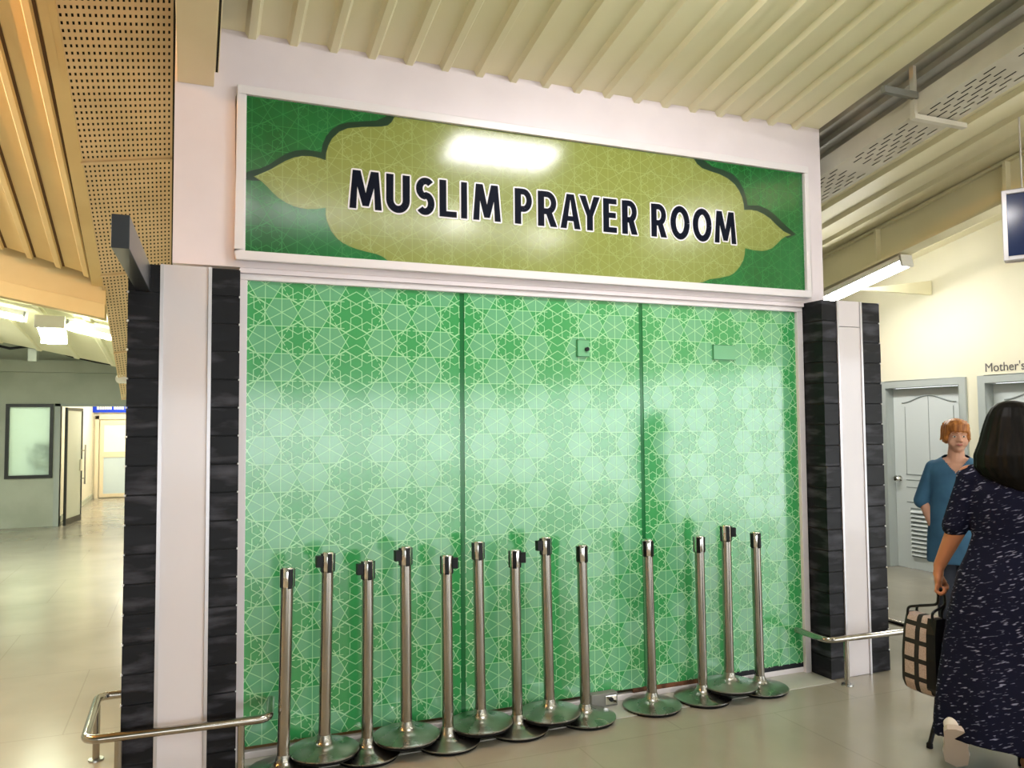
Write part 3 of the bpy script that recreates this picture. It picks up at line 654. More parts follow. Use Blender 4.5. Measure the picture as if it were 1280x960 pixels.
# letters
def arcp(cx, cz, rx, rz_, a0, a1, n=14):
    return [(cx + rx * math.cos(math.radians(a0 + (a1 - a0) * k / n)), cz + rz_ * math.sin(math.radians(a0 + (a1 - a0) * k / n))) for k in range(n + 1)]
def stroke(pts, w):
    """ribbon polygon round a polyline, flat ends, mitred"""
    L_, R_ = [], []
    for k, p in enumerate(pts):
        a = pts[max(k - 1, 0)]; b_ = pts[min(k + 1, len(pts) - 1)]
        dx, dz = b_[0] - a[0], b_[1] - a[1]; l_ = math.hypot(dx, dz) or 1
        nx, nz = -dz / l_, dx / l_
        L_.append((p[0] + nx * w / 2, p[1] + nz * w / 2)); R_.append((p[0] - nx * w / 2, p[1] - nz * w / 2))
    return [[L_[k], R_[k], R_[k + 1], L_[k + 1]] for k in range(len(pts) - 1)]
def glyph(ch, W, H, w):
    """list of polygons in a W x H box, stem width w"""
    h = w * .82
    R = lambda x0, z0, x1, z1: [(x0, z0), (x1, z0), (x1, z1), (x0, z1)]
    if ch == 'I': return [R(0, 0, W, H)]
    if ch == 'L': return [R(0, 0, w, H), R(0, 0, W, h)]
    if ch == 'E': return [R(0, 0, w, H), R(0, 0, W, h), R(0, H - h, W, H), R(0, H * .43, W * .93, H * .43 + h)]
    if ch == 'M':
        s = .10 * W
        return [[(0, 0), (w * .92, 0), (w * .92 + s * .55, H), (s, H)], [(W - w * .92, 0), (W, 0), (W - s, H), (W - w * .92 - s * .55, H)],
                [(s, H), (s + w * 1.05, H), (W / 2 + w * .42, H * .08), (W / 2 - w * .42, H * .08)], [(W - s - w * 1.05, H), (W - s, H), (W / 2 + w * .42, H * .08), (W / 2 - w * .42, H * .08)]]
    if ch == 'A':
        return [[(0, 0), (w, 0), (W / 2 + w * .12, H), (W / 2 - w * .6, H)], [(W - w, 0), (W, 0), (W / 2 + w * .6, H), (W / 2 - w * .12, H)], R(W * .2, H * .22, W * .8, H * .22 + h * .9)]
    if ch == 'Y':
        return [[(0, H), (w * 1.05, H), (W / 2 + w * .3, H * .42), (W / 2 - w * .5, H * .42)], [(W - w * 1.05, H), (W, H), (W / 2 + w * .5, H * .42), (W / 2 - w * .3, H * .42)], R(W / 2 - w / 2, 0, W / 2 + w / 2, H * .44)]
    if ch == 'U':
        r_ = W / 2 - w / 2
        return stroke([(w / 2, H)] + arcp(W / 2, r_ * 1.15 + w * .4, r_, r_ * 1.15, 180, 360, 18) + [(W - w / 2, H)], w)
    if ch == 'O': return stroke(arcp(W / 2, H / 2, W / 2 - w / 2, H / 2 - w * .42, 0, 360, 36), w)
    if ch in 'PR':
        top = H - h / 2; mid = H * .43; r_ = (top - mid) / 2
        g = [R(0, 0, w, H)] + stroke([(w * .5, top), (W * .45, top)] + arcp(W * .48, (top + mid) / 2, W * .52 - w / 2, r_, 90, -90, 16) + [(W * .45, mid), (w * .5, mid)], w * .88)
        if ch == 'R': g.append([(W * .36, mid + h * .3), (W * .36 + w * 1.0, mid + h * .3), (W * 1.02, 0), (W * 1.02 - w * 1.08, 0)])
        return g
    if ch == 'S':
        r1, r2 = H * .25 - w * .2, H * .25 - w * .12
        rx = W / 2 - w * .5
        pts = arcp(W * .52, H - r1 - w * .44, rx, r1, 40, 255, 16) + arcp(W * .48, r2 + w * .44, rx, r2, 75, -140, 16)
        return stroke(pts, w * .95)
def thick(mb, poly, o, y, mi):
    """polygon grown by o: the polygon plus discs and bars on its edges"""
    fpoly(mb, poly, y, mi)
    for i in range(len(poly)):
        draw_seg(mb, poly[i - 1], poly[i], 2 * o, y, mi)
        fpoly(mb, [(poly[i][0] + o * math.cos(2 * PI * k / 10), poly[i][1] + o * math.sin(2 * PI * k / 10)) for k in range(10)], y, mi)
let = MB(); out = MB()
for ch, x0, x1 in [('M', 0.7396, 0.9079), ('U', 0.9312, 1.0576), ('S', 1.088, 1.1958), ('L', 1.2203, 1.317), ('I', 1.3421, 1.3763), ('M', 1.4108, 1.5722), ('P', 1.6558, 1.7626), ('R', 1.7969, 1.9138), ('A', 1.9365, 2.0639), ('Y', 2.0587, 2.1913), ('E', 2.2124, 2.3027), ('R', 2.3376, 2.4407), ('R', 2.5372, 2.6437), ('O', 2.672, 2.8096), ('O', 2.8328, 2.971), ('M', 2.9919, 3.1548)]:
    for poly in glyph(ch, x1 - x0, .2, .0385):
        q_ = [(x0 + a, 2.714 + b_) for a, b_ in poly]
        fpoly(let, q_, yS - .0046, 0); thick(out, q_, .0085, yS - .0034, 0)
out.build('lettering_outline', M['ink_white'], sign); let.build('lettering', M['ink'], sign)

# ------------------------------------------------------------------ glass front
gp = thing('glass_partition', 'green patterned glass front of the prayer room in a pale metal frame', 'glass partition', (0, 0, 0))
GX0, GX1, GZ0, GZ1 = .250, 3.655, .062, 2.318
p = MB()
p.box((.214, 4.07, GZ1), (3.70, 4.14, 2.35)); p.build('head_rail', M['frame'], gp, bevel=.003)
p = MB(); p.box((.214, 4.055, 2.35), (3.70, 4.14, 2.405)); p.build('lintel', M['paint'], gp)
for a, b_ in ((.208, GX0), (GX1, 3.70)):
    p = MB(); p.box((a, 4.07, 0), (b_, 4.14, GZ1)); p.build('jamb', M['frame'], gp, bevel=.003)
p = MB(); p.box((GX0, 4.091, .004), (GX1, 4.13, .036)); p.build('bottom_rail', M['frame'], gp, bevel=.003)
p = MB(); p.box((2.95, 4.0925, .036), (GX1, 4.12, GZ0 + .004)); p.build('bottom_gap', M['frame_dark'], gp)
p = MB(); p.box((2.40, 4.091, .036), (2.94, 4.10, .060)); p.build('rusty_shoe', noisy(mat('rust', (.16, .06, .025), .8), (.07, .03, .015), (.24, .09, .04), 14, 5), gp)
a = .2755; W = .575
S_, H_ = lattice(a, W, GZ1 - GZ0, GZ0, .155 * a, 2.03)
cuts = [GX0, 1.364, 2.49, GX1]
for k in range(3):
    x0, x1 = cuts[k] + (.013 if k else 0), cuts[k + 1] - (.013 if k < 2 else 0)
    mb = MB(); mb.box((x0, 4.094, GZ0), (x1, 4.104, GZ1), 0)
    for s in range(-3, 6):
        base = 1.364 + s * W; flip = (s % 2 != 0)
        fx = (lambda u: base + W - u) if flip else (lambda u: base + u)
        for h in H_:
            q_ = clip_poly([(fx(u), v + GZ0) for u, v in h], x0, x1, GZ0, GZ1)
            if q_: fpoly(mb, q_, 4.0934, 1)
        for u, v in S_:
            g = clip_seg((fx(u[0]), u[1] + GZ0), (fx(v[0]), v[1] + GZ0), x0, x1, GZ0, GZ1)
            if g: draw_seg(mb, g[0], g[1], .0040, 4.0926, 2)
    mb.build('glass_panel', [M['glass_green'], M['glass_pale'], M['glass_line']], gp)
for x in cuts[1:3]:
    mb = MB(); mb.box((x - .02, 4.0975, GZ0), (x + .02, 4.11, GZ1)); mb.build('joint', M['glass_joint'], gp)
# small glass door patches near the joints
for x0, x1, z0, z1, nm in ((2.058, 2.14, 1.985, 2.085, 'keyhole'), (3.0, 3.17, 1.99, 2.085, None)):
    mb = MB(); mb.box((x0, 4.084, z0), (x1, 4.0925, z1)); q_ = mb.build('patch_plate', M['glass_pale'], gp, bevel=.002)
    e_ = MB()
    for c in ((x0, z0, x0 + .006, z1), (x0, z0, x1, z0 + .004), (x0, z1 - .003, x1, z1)): e_.box((c[0], 4.082, c[1]), (c[2], 4.0845, c[3]))
    e_.build('plate_edge', M['glass_joint'], q_)
    if nm:
        e_ = MB(); e_.tube([(x1 - .02, 4.084, z0 + .045), (x1 - .02, 4.07, z0 + .045)], .012, 12); e_.build('lock_knob', M['plastic'], q_)
fl_ = thing('floor_lock', 'small steel lock box on the floor at the foot of the glass front', 'lock', (2.10, 4.035, .004))
p = MB(); p.box((0, 0, 0), (.165, .05, .075)); p.build('body', M['zinc'], fl_, bevel=.004)
p = MB(); p.box((.085, -.008, .012), (.155, 0, .062)); q_ = p.build('cover', M['chrome'], fl_, bevel=.003)
p = MB(); p.tube([(.12, -.008, .04), (.12, -.014, .04)], .012, 14); p.build('keyhole', M['frame_dark'], q_)

# ------------------------------------------------------------------ pillars
def pillar(label, xs, y0, y1, ztop, split, dots):
    t_ = thing('clad_pillar', label, 'pillar', (0, 0, 0), 0, 'striped stone pillars flanking the glass front')
    x0, xa, xb, x1 = xs
    for u0, u1 in ((x0, xa), (xb, x1)):
        mb = MB(); n_ = 18; hh = ztop / n_
        mb.box((u0 + .006, y0 + .010, 0), (u1 - .004, y1, ztop), 1)
        for k in range(n_):
            dy = random.uniform(0, .006)
            mb.box((u0, y0 + dy, k * hh + .004), (u1, y1 + .004, (k + 1) * hh - .004), 0)
            for xx in [(d - .004, d + .003) for d in dots if d in (u0, u1)]:
                mb.box((xx[0], y0 + .004, (k + 1) * hh - .006), (xx[1], y0 + .02, (k + 1) * hh + .004), 2)
        mb.build('stone_cladding', [M['stone'], M['grout'], M['grout_white']], t_, bevel=.0)
    mb = MB(); zs = [0] + ([split] if split else []) + [ztop + .004]
    for z0, z1 in zip(zs, zs[1:]): mb.box((xa + .008, y0 + .004, z0 + .002), (xb - .008, y1, z1 - .002))
    mb.build('white_panel', M['wpanel'], t_)
    for u in (xa, xb):
        mb = MB(); mb.box((u - .007, y0 - .003, 0), (u + .008, y0 + .02, ztop + .002)); mb.build('edge_trim', M['alu'], t_)
    return t_
pillar('black stone pillar with a white centre stripe between the lit corridor side and the glass front', (-.267, -.129, .075, .207), 3.90, 4.05, 2.335, None, (-.267, .207))
pillar('black stone pillar with a white centre stripe beside the two women', (3.705, 3.830, 4.024, 4.188), 3.90, 4.09, 2.375, 2.21, (4.188,))
# dark beam stub projecting from the pillar towards the concourse
bm_ = MB(); bm_.hexa([(-.259, 2.98, 2.209), (-.202, 2.98, 2.209), (-.176, 3.91, 2.209), (-.233, 3.91, 2.209), (-.259, 2.98, 2.326), (-.202, 2.98, 2.326), (-.176, 3.91, 2.326), (-.233, 3.91, 2.326)])
tag(bm_.build('beam_stub', mat('dark_timber', (.022, .026, .032), .3), bevel=.003), 'dark square beam jutting out from the top of the pillar beside the perforated soffit', 'beam')

# ------------------------------------------------------------------ guard rails
def guard(name, label, path, posts, rod=.019, z=.28):
    t_ = thing(name, label, 'guard rail', (0, 0, 0), 0, 'low steel guard rails at the pillars')
    mb = MB(); mb.tube(fillet([(x, y, z) for x, y in path], .06, 8), rod, 16); mb.build('rail', M['steel'], t_, smooth=True)
    for x, y in posts:
        mb = MB(); mb.tube([(x, y, .0), (x, y, z - .01)], .016, 14); q_ = mb.build('post', M['steel'], t_, smooth=True)
        mb = MB(); mb.lathe([(0, .008), (.034, .008), (.036, 0)], 20, 0, (x, y, 0)); mb.build('flange', M['steel_base'], q_, smooth=True)
    return t_
guard('guard_rail', 'low bent steel guard rail round the foot of the pillar by the lit corridor side', [(-.20, 4.44), (-.405, 4.44), (-.40, 3.85), (.345, 3.81), (.375, 4.06)], [(-.404, 4.378), (-.27, 3.845), (.225, 3.815)])
guard('guard_rail', 'low bent steel guard rail round the foot of the pillar next to the women', [(3.585, 4.07), (3.585, 3.80), (4.30, 3.77), (4.30, 4.35), (4.1, 4.35)], [(3.72, 3.795), (4.235, 3.775), (4.3, 4.25)])

# ------------------------------------------------------------------ stanchions
def stanchion_parts(root, latch, rot, first):
    mb = MB(); mb.lathe([(0, .016), (.158, .016), (.164, .018), (.164, .024), (.150, .029), (.09, .038), (.055, .048), (.038, .063), (.031, .085), (.0285, .09)], 48)
    mb.build('base', M['steel_base'], root, smooth=True)
    mb = MB(); mb.lathe([(0, 0), (.150, 0), (.153, .016), (.0, .016)], 40); mb.build('rubber_ring', M['rubber'], root, smooth=True)
    mb = MB(); mb.tube([(0, 0, .085), (0, 0, .86)], .0285, 28); mb.build('pole', M['steel'], root, smooth=True)
    mb = MB(); mb.lathe([(.0285, .852), (.0295, .855), (.0295, .934), (.027, .941), (.02, .944), (0, .945)], 28); mb.build('head', M['chrome'], root, smooth=True)
    for k in range(4):
        t_ = rot + k * PI / 2
        c, s_ = math.cos(t_), math.sin(t_)
        mb = MB()
        def T(r_, w_, z): return (r_ * c - w_ * s_, r_ * s_ + w_ * c, z)
        mb.hexa([T(.024, -.0105, .842), T(.0335, -.0105, .850), T(.0335, .0105, .850), T(.024, .0105, .842), T(.024, -.0105, .936), T(.0335, -.0105, .934), T(.0335, .0105, .934), T(.024, .0105, .936)])
        sl = mb.build('belt_slot', M['plastic'], root, bevel=.002)
    if latch is not None:
        c, s_ = math.cos(latch), math.sin(latch)
        mb = MB()
        mb.hexa([T2(c, s_, .030, -.017, .872), T2(c, s_, .058, -.014, .872), T2(c, s_, .058, .014, .872), T2(c, s_, .030, .017, .872), T2(c, s_, .030, -.017, .925), T2(c, s_, .058, -.014, .925), T2(c, s_, .058, .014, .925), T2(c, s_, .030, .017, .925)])
        mb.build('belt_latch', M['plastic'], root, bevel=.002)
def T2(c, s_, r_, w_, z): return (r_ * c - w_ * s_, r_ * s_ + w_ * c, z)
ST = [(0.412, 3.865, 0, 0.017, 0.0, None, 0.35, 'stainless queue stanchion beside the bent guard rail, first of the row'),
      (0.601, 3.884, 0.056, 0.016, 0.0, 3.29159265, 0, 'second queue stanchion of the row, disc raised, black latch at its head'),
      (0.812, 3.915, 0, 0.003, 0.0, 3.29159265, 0, 'third queue stanchion of the row, lower, with a black latch'),
      (1.003, 3.9, 0.056, -0.004, 0.0, 3.29159265, 0, 'fourth queue stanchion of the row, its raised disc over the discs beside it'),
      (1.216, 3.896, 0, -0.005, 0.0, -0.25, 0, 'fifth queue stanchion of the row, lower, black latch turned towards the women'),
      (1.397, 3.913, 0.056, -0.011, 0.0, None, 0.1, 'sixth queue stanchion of the row, raised disc, no latch at its head'),
      (1.6, 3.912, 0, -0.009, 0.0, -0.45, 0, 'seventh queue stanchion of the row, lower, small latch turned towards the women'),
      (1.782, 3.906, 0.056, -0.016, 0.0, 3.29159265, 0, 'eighth queue stanchion of the row, tall, raised disc and black latch'),
      (1.998, 3.912, 0, -0.013, 0.0, None, 0.45, 'ninth queue stanchion of the row, beside the small steel floor lock'),
      (2.424, 3.925, 0, -0.014, 0.0, None, 0.45, 'queue stanchion standing alone with gaps on both sides'),
      (2.764, 3.925, 0, -0.005, 0.0, None, 0.8, 'queue stanchion over the rusty shoe, its disc half under a taller one'),
      (2.933, 3.9, 0.056, -0.003, 0.0, -0.25, 0, 'second to last queue stanchion, raised disc, latch towards the women'),
      (3.173, 3.926, 0, -0.009, 0.0, None, 0.2, 'last queue stanchion of the row, closest to the pillar by the women')]
G = 'stainless queue stanchions along the glass front'
protos = {}
for (x, y, z, tx, ty, latch, rot, lab) in ST:
    key = (latch is None)
    r_ = thing('queue_stanchion', lab, 'stanchion', (x, y, z), 0, G)
    r_.rotation_euler = (ty, tx, 0)
    if key not in protos:
        stanchion_parts(r_, None if key else PI, 0.0, True); protos[key] = r_; r_['_r'] = 0
    else:
        for ch in protos[key].children:
            c_ = ch.copy(); C.objects.link(c_); c_.parent = r_
    # turn the head about the pole
    dr = rot if latch is None else latch - PI
    r_.rotation_euler = (Matrix.Rotation(ty, 3, 'X') @ Matrix.Rotation(tx, 3, 'Y') @ Matrix.Rotation(dr, 3, 'Z')).to_euler()
for r_ in protos.values(): del r_['_r']

# ------------------------------------------------------------------ people
def cap_prim(bm, p0, p1, r0, r1, n=14, fl=None):
    """tapered capsule; fl = (sx, sy, sz) squash about the axis midpoint"""
    p0, p1 = Vector(p0), Vector(p1); d = p1 - p0; L_ = d.length
    ax = d.normalized() if L_ > 1e-6 else Vector((0, 0, 1))
    a = ax.cross(Vector((0, 0, 1)) if abs(ax.z) < .9 else Vector((1, 0, 0))).normalized(); b = ax.cross(a)
    prof = []
    for k in range(7): t_ = -PI / 2 + PI / 2 * k / 6; prof.append((p0 + ax * r0 * math.sin(t_), r0 * math.cos(t_)))
    for k in range(7): t_ = PI / 2 * k / 6; prof.append((p1 + ax * r1 * math.sin(t_), r1 * math.cos(t_)))
    mid = (p0 + p1) / 2; rings = []
    for c, r_ in prof:
        ring = []
        for j in range(n):
            t_ = 2 * PI * j / n; v = c + (a * math.cos(t_) + b * math.sin(t_)) * max(r_, 1e-4)
            if fl: v = mid + Vector(((v.x - mid.x) * fl[0], (v.y - mid.y) * fl[1], (v.z - mid.z) * fl[2]))
            ring.append(bm.verts.new(v))
        rings.append(ring)
    for r0_, r1_ in zip(rings, rings[1:]):
        for j in range(n): bm.faces.new((r0_[j], r0_[(j + 1) % n], r1_[(j + 1) % n], r1_[j]))
    bm.faces.new(rings[0][::-1]); bm.faces.new(rings[-1])
def ell_prim(bm, c, r_, rot=None):
    M_ = Matrix.Translation(c) @ (rot.to_4x4() if rot else Matrix.Identity(4)) @ Matrix.Diagonal((*r_, 1))
    bmesh.ops.create_uvsphere(bm, u_segments=20, v_segments=14, radius=1, matrix=M_)
def loft_prim(bm, rings, n=40, fold=None):
    """rings: (z, cx, cy, rx, ry[, amp])"""
    R_ = []
    for q in rings:
        z, cx, cy, rx, ry = q[:5]; amp = q[5] if len(q) > 5 else 0; row = []
        for j in range(n):
            t_ = 2 * PI * j / n; k = 1 + amp * (math.sin(9 * t_ + .8) + .5 * math.sin(5 * t_ + 2))
            row.append(bm.verts.new((cx + rx * k * math.cos(t_), cy + ry * k * math.sin(t_), z + (q[6] * math.sin(3 * t_ + 1) if len(q) > 6 else 0))))
        R_.append(row)
    for a, b in zip(R_, R_[1:]):
        for j in range(n): bm.faces.new((a[j], a[(j + 1) % n], b[(j + 1) % n], b[j]))
    bm.faces.new(R_[0][::-1]); bm.faces.new(R_[-1])
def blob(name, fill, voxel, m, parent, smooth=4, cut=None):
    bm = bmesh.new(); fill(bm); bmesh.ops.recalc_face_normals(bm, faces=bm.faces)
    me = bpy.data.meshes.new(name + '_src'); bm.to_mesh(me); bm.free()
    o = bpy.data.objects.new(name + '_src', me); C.objects.link(o)
    rm = o.modifiers.new('r', 'REMESH'); rm.mode = 'VOXEL'; rm.voxel_size = voxel
    sm = o.modifiers.new('s', 'SMOOTH'); sm.iterations = smooth; sm.factor = .5
    dg = bpy.context.evaluated_depsgraph_get(); me2 = bpy.data.meshes.new_from_object(o.evaluated_get(dg))
    bpy.data.objects.remove(o); bpy.data.meshes.remove(me)
    if cut:
        bm = bmesh.new(); bm.from_mesh(me2)
        bmesh.ops.delete(bm, geom=[f for f in bm.faces if cut(f.calc_center_median())], context='FACES'); bm.to_mesh(me2); bm.free()
    me2.name = name; me2.materials.clear(); me2.materials.append(m)
    me2.polygons.foreach_set('use_smooth', [True] * len(me2.polygons)); me2.polygons.foreach_set('material_index', [0] * len(me2.polygons))
    o = bpy.data.objects.new(name, me2); C.objects.link(o)
    if parent: o.parent = parent
    return o
def head(bm, c, s=1., yaw=0., tilt=0.):
    """a head whose face looks along -y before yaw (about z)"""
    Rm = Matrix.Rotation(yaw, 3, 'Z') @ Matrix.Rotation(tilt, 3, 'X'); c = Vector(c)
    T = lambda x, y, z: c + Rm @ Vector((x * s, y * s, z * s))
    E = lambda p, r_: ell_prim(bm, T(*p), [q * s for q in r_], Rm)
    E((0, .012, .03), (.074, .092, .088)); E((0, -.018, -.03), (.066, .072, .085)); E((0, -.045, -.082), (.036, .036, .032))
    E((-.036, -.055, -.04), (.030, .026, .034)); E((.036, -.055, -.04), (.030, .026, .034))
    for k in (-1, 1):
        cap_prim(bm, T(k * .012, -.083, .026), T(k * .048, -.070, .022), .011 * s, .009 * s)
        E((k * .078, .012, -.012), (.010, .020, .031)); E((k * .013, -.095, -.028), (.010, .010, .009))
    cap_prim(bm, T(0, -.084, .012), T(0, -.106, -.022), .009 * s, .014 * s)
    cap_prim(bm, T(-.018, -.084, -.052), T(.018, -.084, -.052), .007 * s, .007 * s)
    cap_prim(bm, T(-.015, -.082, -.063), T(.015, -.082, -.063), .008 * s, .008 * s)
    return T, Rm
def face_parts(parent, T, Rm, s, brow):
    for k, nm in ((-1, 'eye'), (1, 'eye')):
        mb = bmesh.new(); ell_prim(mb, T(k * .030, -.0760, .003), (.0125 * s, .009 * s, .0075 * s), Rm)
        me = bpy.data.meshes.new('eye'); mb.to_mesh(me); mb.free(); me.materials.append(M['eye_white'])
        o = bpy.data.objects.new('eye', me); C.objects.link(o); o.parent = parent
        mb = bmesh.new(); ell_prim(mb, T(k * .030, -.0825, .003), (.0058 * s, .0035 * s, .0062 * s), Rm)
        me = bpy.data.meshes.new('iris'); mb.to_mesh(me); mb.free(); me.materials.append(M['iris'])
        p = bpy.data.objects.new('iris', me); C.objects.link(p); p.parent = o
        mb = MB(); mb.tube([T(k * .012, -.0955, .030), T(k * .028, -.0940, .034), T(k * .048, -.082, .029)], [.0028 * s, .0034 * s, .002 * s], 6); mb.build('eyebrow', brow, parent, smooth=True)
    mb = MB()
    mb.tube([T(-.022, -.0865, -.0565), T(-.010, -.0925, -.0545), T(0, -.0925, -.056), T(.010, -.0925, -.0545), T(.022, -.0865, -.0565)], [.002 * s, .004 * s, .004 * s, .004 * s, .002 * s], 8)
    mb.tube([T(-.020, -.0865, -.058), T(0, -.0925, -.0625), T(.020, -.0865, -.058)], [.002 * s, .005 * s, .002 * s], 8)
    mb.build('lips', M['lip'], parent, smooth=True)
def shoe(name, c, yaw, m, pitch=0., parent=None, sole=None, sc=1.):
    """closed shoe, toe towards +y before yaw; c = heel centre on the sole"""
    Rm = Matrix.Translation(c) @ Matrix.Rotation(yaw, 4, 'Z') @ Matrix.Rotation(pitch, 4, 'X') @ Matrix.Diagonal((sc, 1, sc, 1))
    def fill(bm):
        b2 = bmesh.new()
        ell_prim(b2, (0, .01, .045), (.036, .045, .045)); ell_prim(b2, (0, .10, .034), (.040, .085, .032)); ell_prim(b2, (0, .16, .028), (.043, .055, .026))
        cap_prim(b2, (0, .01, .05), (0, .02, .085), .038, .036)
        me = bpy.data.meshes.new('x'); bmesh.ops.transform(b2, matrix=Rm, verts=b2.verts); b2.to_mesh(me); b2.free(); bm.from_mesh(me); bpy.data.meshes.remove(me)
    o = blob(name, fill, .006, m, parent, 3)
    if sole:
        mb = MB(); pr = [(-.036, -.01), (-.034, .06), (-.04, .13), (-.035, .19), (0, .215), (.035, .19), (.04, .13), (.034, .06), (.036, -.01), (.025, -.032), (0, -.038), (-.025, -.032)]
        lo = [tuple(Rm @ Vector((x, y, 0))) for x, y in pr]; hi = [tuple(Rm @ Vector((x, y, .02))) for x, y in pr]
        mb.face(lo); mb.face(hi[::-1])
        for k in range(len(pr)): mb.face([lo[k - 1], hi[k - 1], hi[k], lo[k]])
        mb.build('sole', sole, o)
    return o

# ---- woman seen from behind, walking away with a tote bag
phi = math.radians(53.211)
wb = thing('person', 'long haired woman walking away in a navy dress with pale dashes, tote bag in hand', 'person', (3.489, 2.609, 0), -phi)
cx = .075
def body_b(bm):
    head(bm, (cx, .03, 1.565), 1.0, PI + .12)
    cap_prim(bm, (cx, .015, 1.47), (cx, -.005, 1.37), .050, .056)
    ell_prim(bm, (cx, .0, 1.24), (.145, .095, .16)); ell_prim(bm, (cx, .0, 1.08), (.125, .09, .14)); ell_prim(bm, (cx, .0, .92), (.165, .115, .13))
    # her left arm, carrying the bag
    cap_prim(bm, (cx - .05, 0, 1.35), (cx - .175, 0, 1.335), .055, .058)
    cap_prim(bm, (cx - .175, 0, 1.335), (-.170, -.005, 1.075), .052, .043)
    cap_prim(bm, (-.170, -.005, 1.075), (-.246, .03, .90), .043, .027)
    cap_prim(bm, (-.246, .03, .90), (-.252, .032, .86), .026, .028, fl=(.85, 1.1, 1))
    ell_prim(bm, (-.252, .034, .838), (.019, .042, .045))
    for k, (y, l_) in enumerate(((.002, .86), (.022, .96), (.043, 1.), (.063, .95))):
        p = [(-.258, y, .812), (-.262, y, .812 - .034 * l_), (-.243, y + .002, .812 - .050 * l_), (-.226, y + .003, .812 - .036 * l_), (-.228, y + .003, .812 - .018 * l_)]
        for a, b in zip(p, p[1:]): cap_prim(bm, a, b, .0092, .0086, 10)
    p = [(-.246, .072, .858), (-.232, .078, .826), (-.219, .066, .802), (-.216, .050, .792)]
    for a, b in zip(p, p[1:]): cap_prim(bm, a, b, .0108, .0095, 10)
    # her right arm, hanging
    cap_prim(bm, (cx + .05, 0, 1.35), (cx + .175, 0, 1.335), .055, .058)
    cap_prim(bm, (cx + .175, 0, 1.335), (cx + .235, .02, 1.075), .052, .043); cap_prim(bm, (cx + .235, .02, 1.075), (cx + .245, .09, .85), .043, .027)
    ell_prim(bm, (cx + .245, .105, .80), (.017, .04, .048))
    for k in range(4):
        y = .075 + .02 * k; l_ = (.86, .97, 1., .92)[k]
        p = [(cx + .247, y, .765), (cx + .243, y + .004, .765 - .036 * l_), (cx + .234, y + .010, .765 - .064 * l_), (cx + .224, y + .014, .765 - .082 * l_)]
        for a, b in zip(p, p[1:]): cap_prim(bm, a, b, .009, .008, 10)
    p = [(cx + .238, .138, .81), (cx + .225, .152, .78), (cx + .216, .152, .75)]
    for a, b in zip(p, p[1:]): cap_prim(bm, a, b, .0105, .009, 10)
    # legs: right one planted, left one trailing on its toe
    cap_prim(bm, (cx + .075, 0, .88), (cx + .055, .06, .50), .092, .058); cap_prim(bm, (cx + .055, .06, .50), (cx + .03, .03, .36), .054, .054); cap_prim(bm, (cx + .03, .03, .36), (cx + .012, .01, .095), .052, .036)
    cap_prim(bm, (cx + .012, -.005, .05), (cx + .03, .15, .035), .034, .026)
    cap_prim(bm, (cx - .075, 0, .88), (cx - .15, .01, .48), .092, .058); cap_prim(bm, (cx - .15, .01, .48), (-.11, -.04, .42), .054, .052); cap_prim(bm, (-.11, -.04, .42), (-.183, -.165, .245), .05, .034)
    cap_prim(bm, (-.183, -.185, .235), (-.187, -.135, .12), .024, .018)
bb = blob('body', body_b, .0055, M['skin_d'], wb, 5)
def dress(bm):
    loft_prim(bm, [(1.405, cx, .0, .060, .055), (1.385, cx, .0, .105, .075), (1.35, cx, -.002, .165, .10), (1.28, cx, -.005, .190, .122), (1.18, cx, -.005, .190, .13), (1.06, cx, -.005, .180, .125, .004), (.98, cx, -.005, .205, .14, .006),
                   (.88, cx - .005, -.01, .245, .165, .008), (.72, cx - .005, -.015, .285, .195, .014), (.55, cx - .01, -.02, .315, .22, .02), (.36, cx - .015, -.04, .340, .262, .028), (.175, cx - .02, -.055, .352, .290, .030, .014)], 72)
    for k in (-1, 1):
        e_ = (-.172, -.004, 1.10) if k < 0 else (cx + .235, .018, 1.10)
        cap_prim(bm, (cx + k * .12, 0, 1.335), (cx + k * .17, 0, 1.325), .07, .068)
        cap_prim(bm, (cx + k * .17, 0, 1.32), e_, .066, .058)
o = blob('dress', dress, .008, M['dress'], wb, 3)
def hair(bm):
    b2 = bmesh.new()
    rows = [(1.692, cx, .03, .02, .025), (1.683, cx, .028, .055, .06), (1.66, cx, .025, .082, .088), (1.62, cx, .02, .104, .106), (1.57, cx, .012, .120, .114), (1.50, cx, -.002, .138, .122), (1.44, cx, -.02, .160, .126), (1.385, cx, -.035, .160, .118), (1.345, cx + .015, -.05, .145, .105), (1.30, cx + .045, -.055, .112, .085), (1.265, cx + .07, -.058, .07, .06), (1.245, cx + .085, -.058, .03, .03)]
    n = 90; R_ = []
    for i, (z, x0, y0, rx, ry) in enumerate(rows):
        row = []
        for j in range(n):
            t_ = 2 * PI * j / n; k = 1 + .022 * math.sin(19 * t_ + .35 * i) + .014 * math.sin(33 * t_ - .5 * i)
            row.append(b2.verts.new((x0 + rx * k * math.cos(t_), y0 + ry * k * math.sin(t_), z)))
        R_.append(row)
    for a, b in zip(R_, R_[1:]):
        for j in range(n): b2.faces.new((a[j], a[(j + 1) % n], b[(j + 1) % n], b[j]))
    b2.faces.new(R_[0]); b2.faces.new(R_[-1][::-1])
    # open the hair in front of the face
    me = bpy.data.meshes.new('x'); b2.to_mesh(me); b2.free(); bm.from_mesh(me); bpy.data.meshes.remove(me)
o = blob('hair', hair, .006, M['hair_black'], wb, 2, cut=lambda c: c.y > .085 and 1.42 < c.z < 1.63)
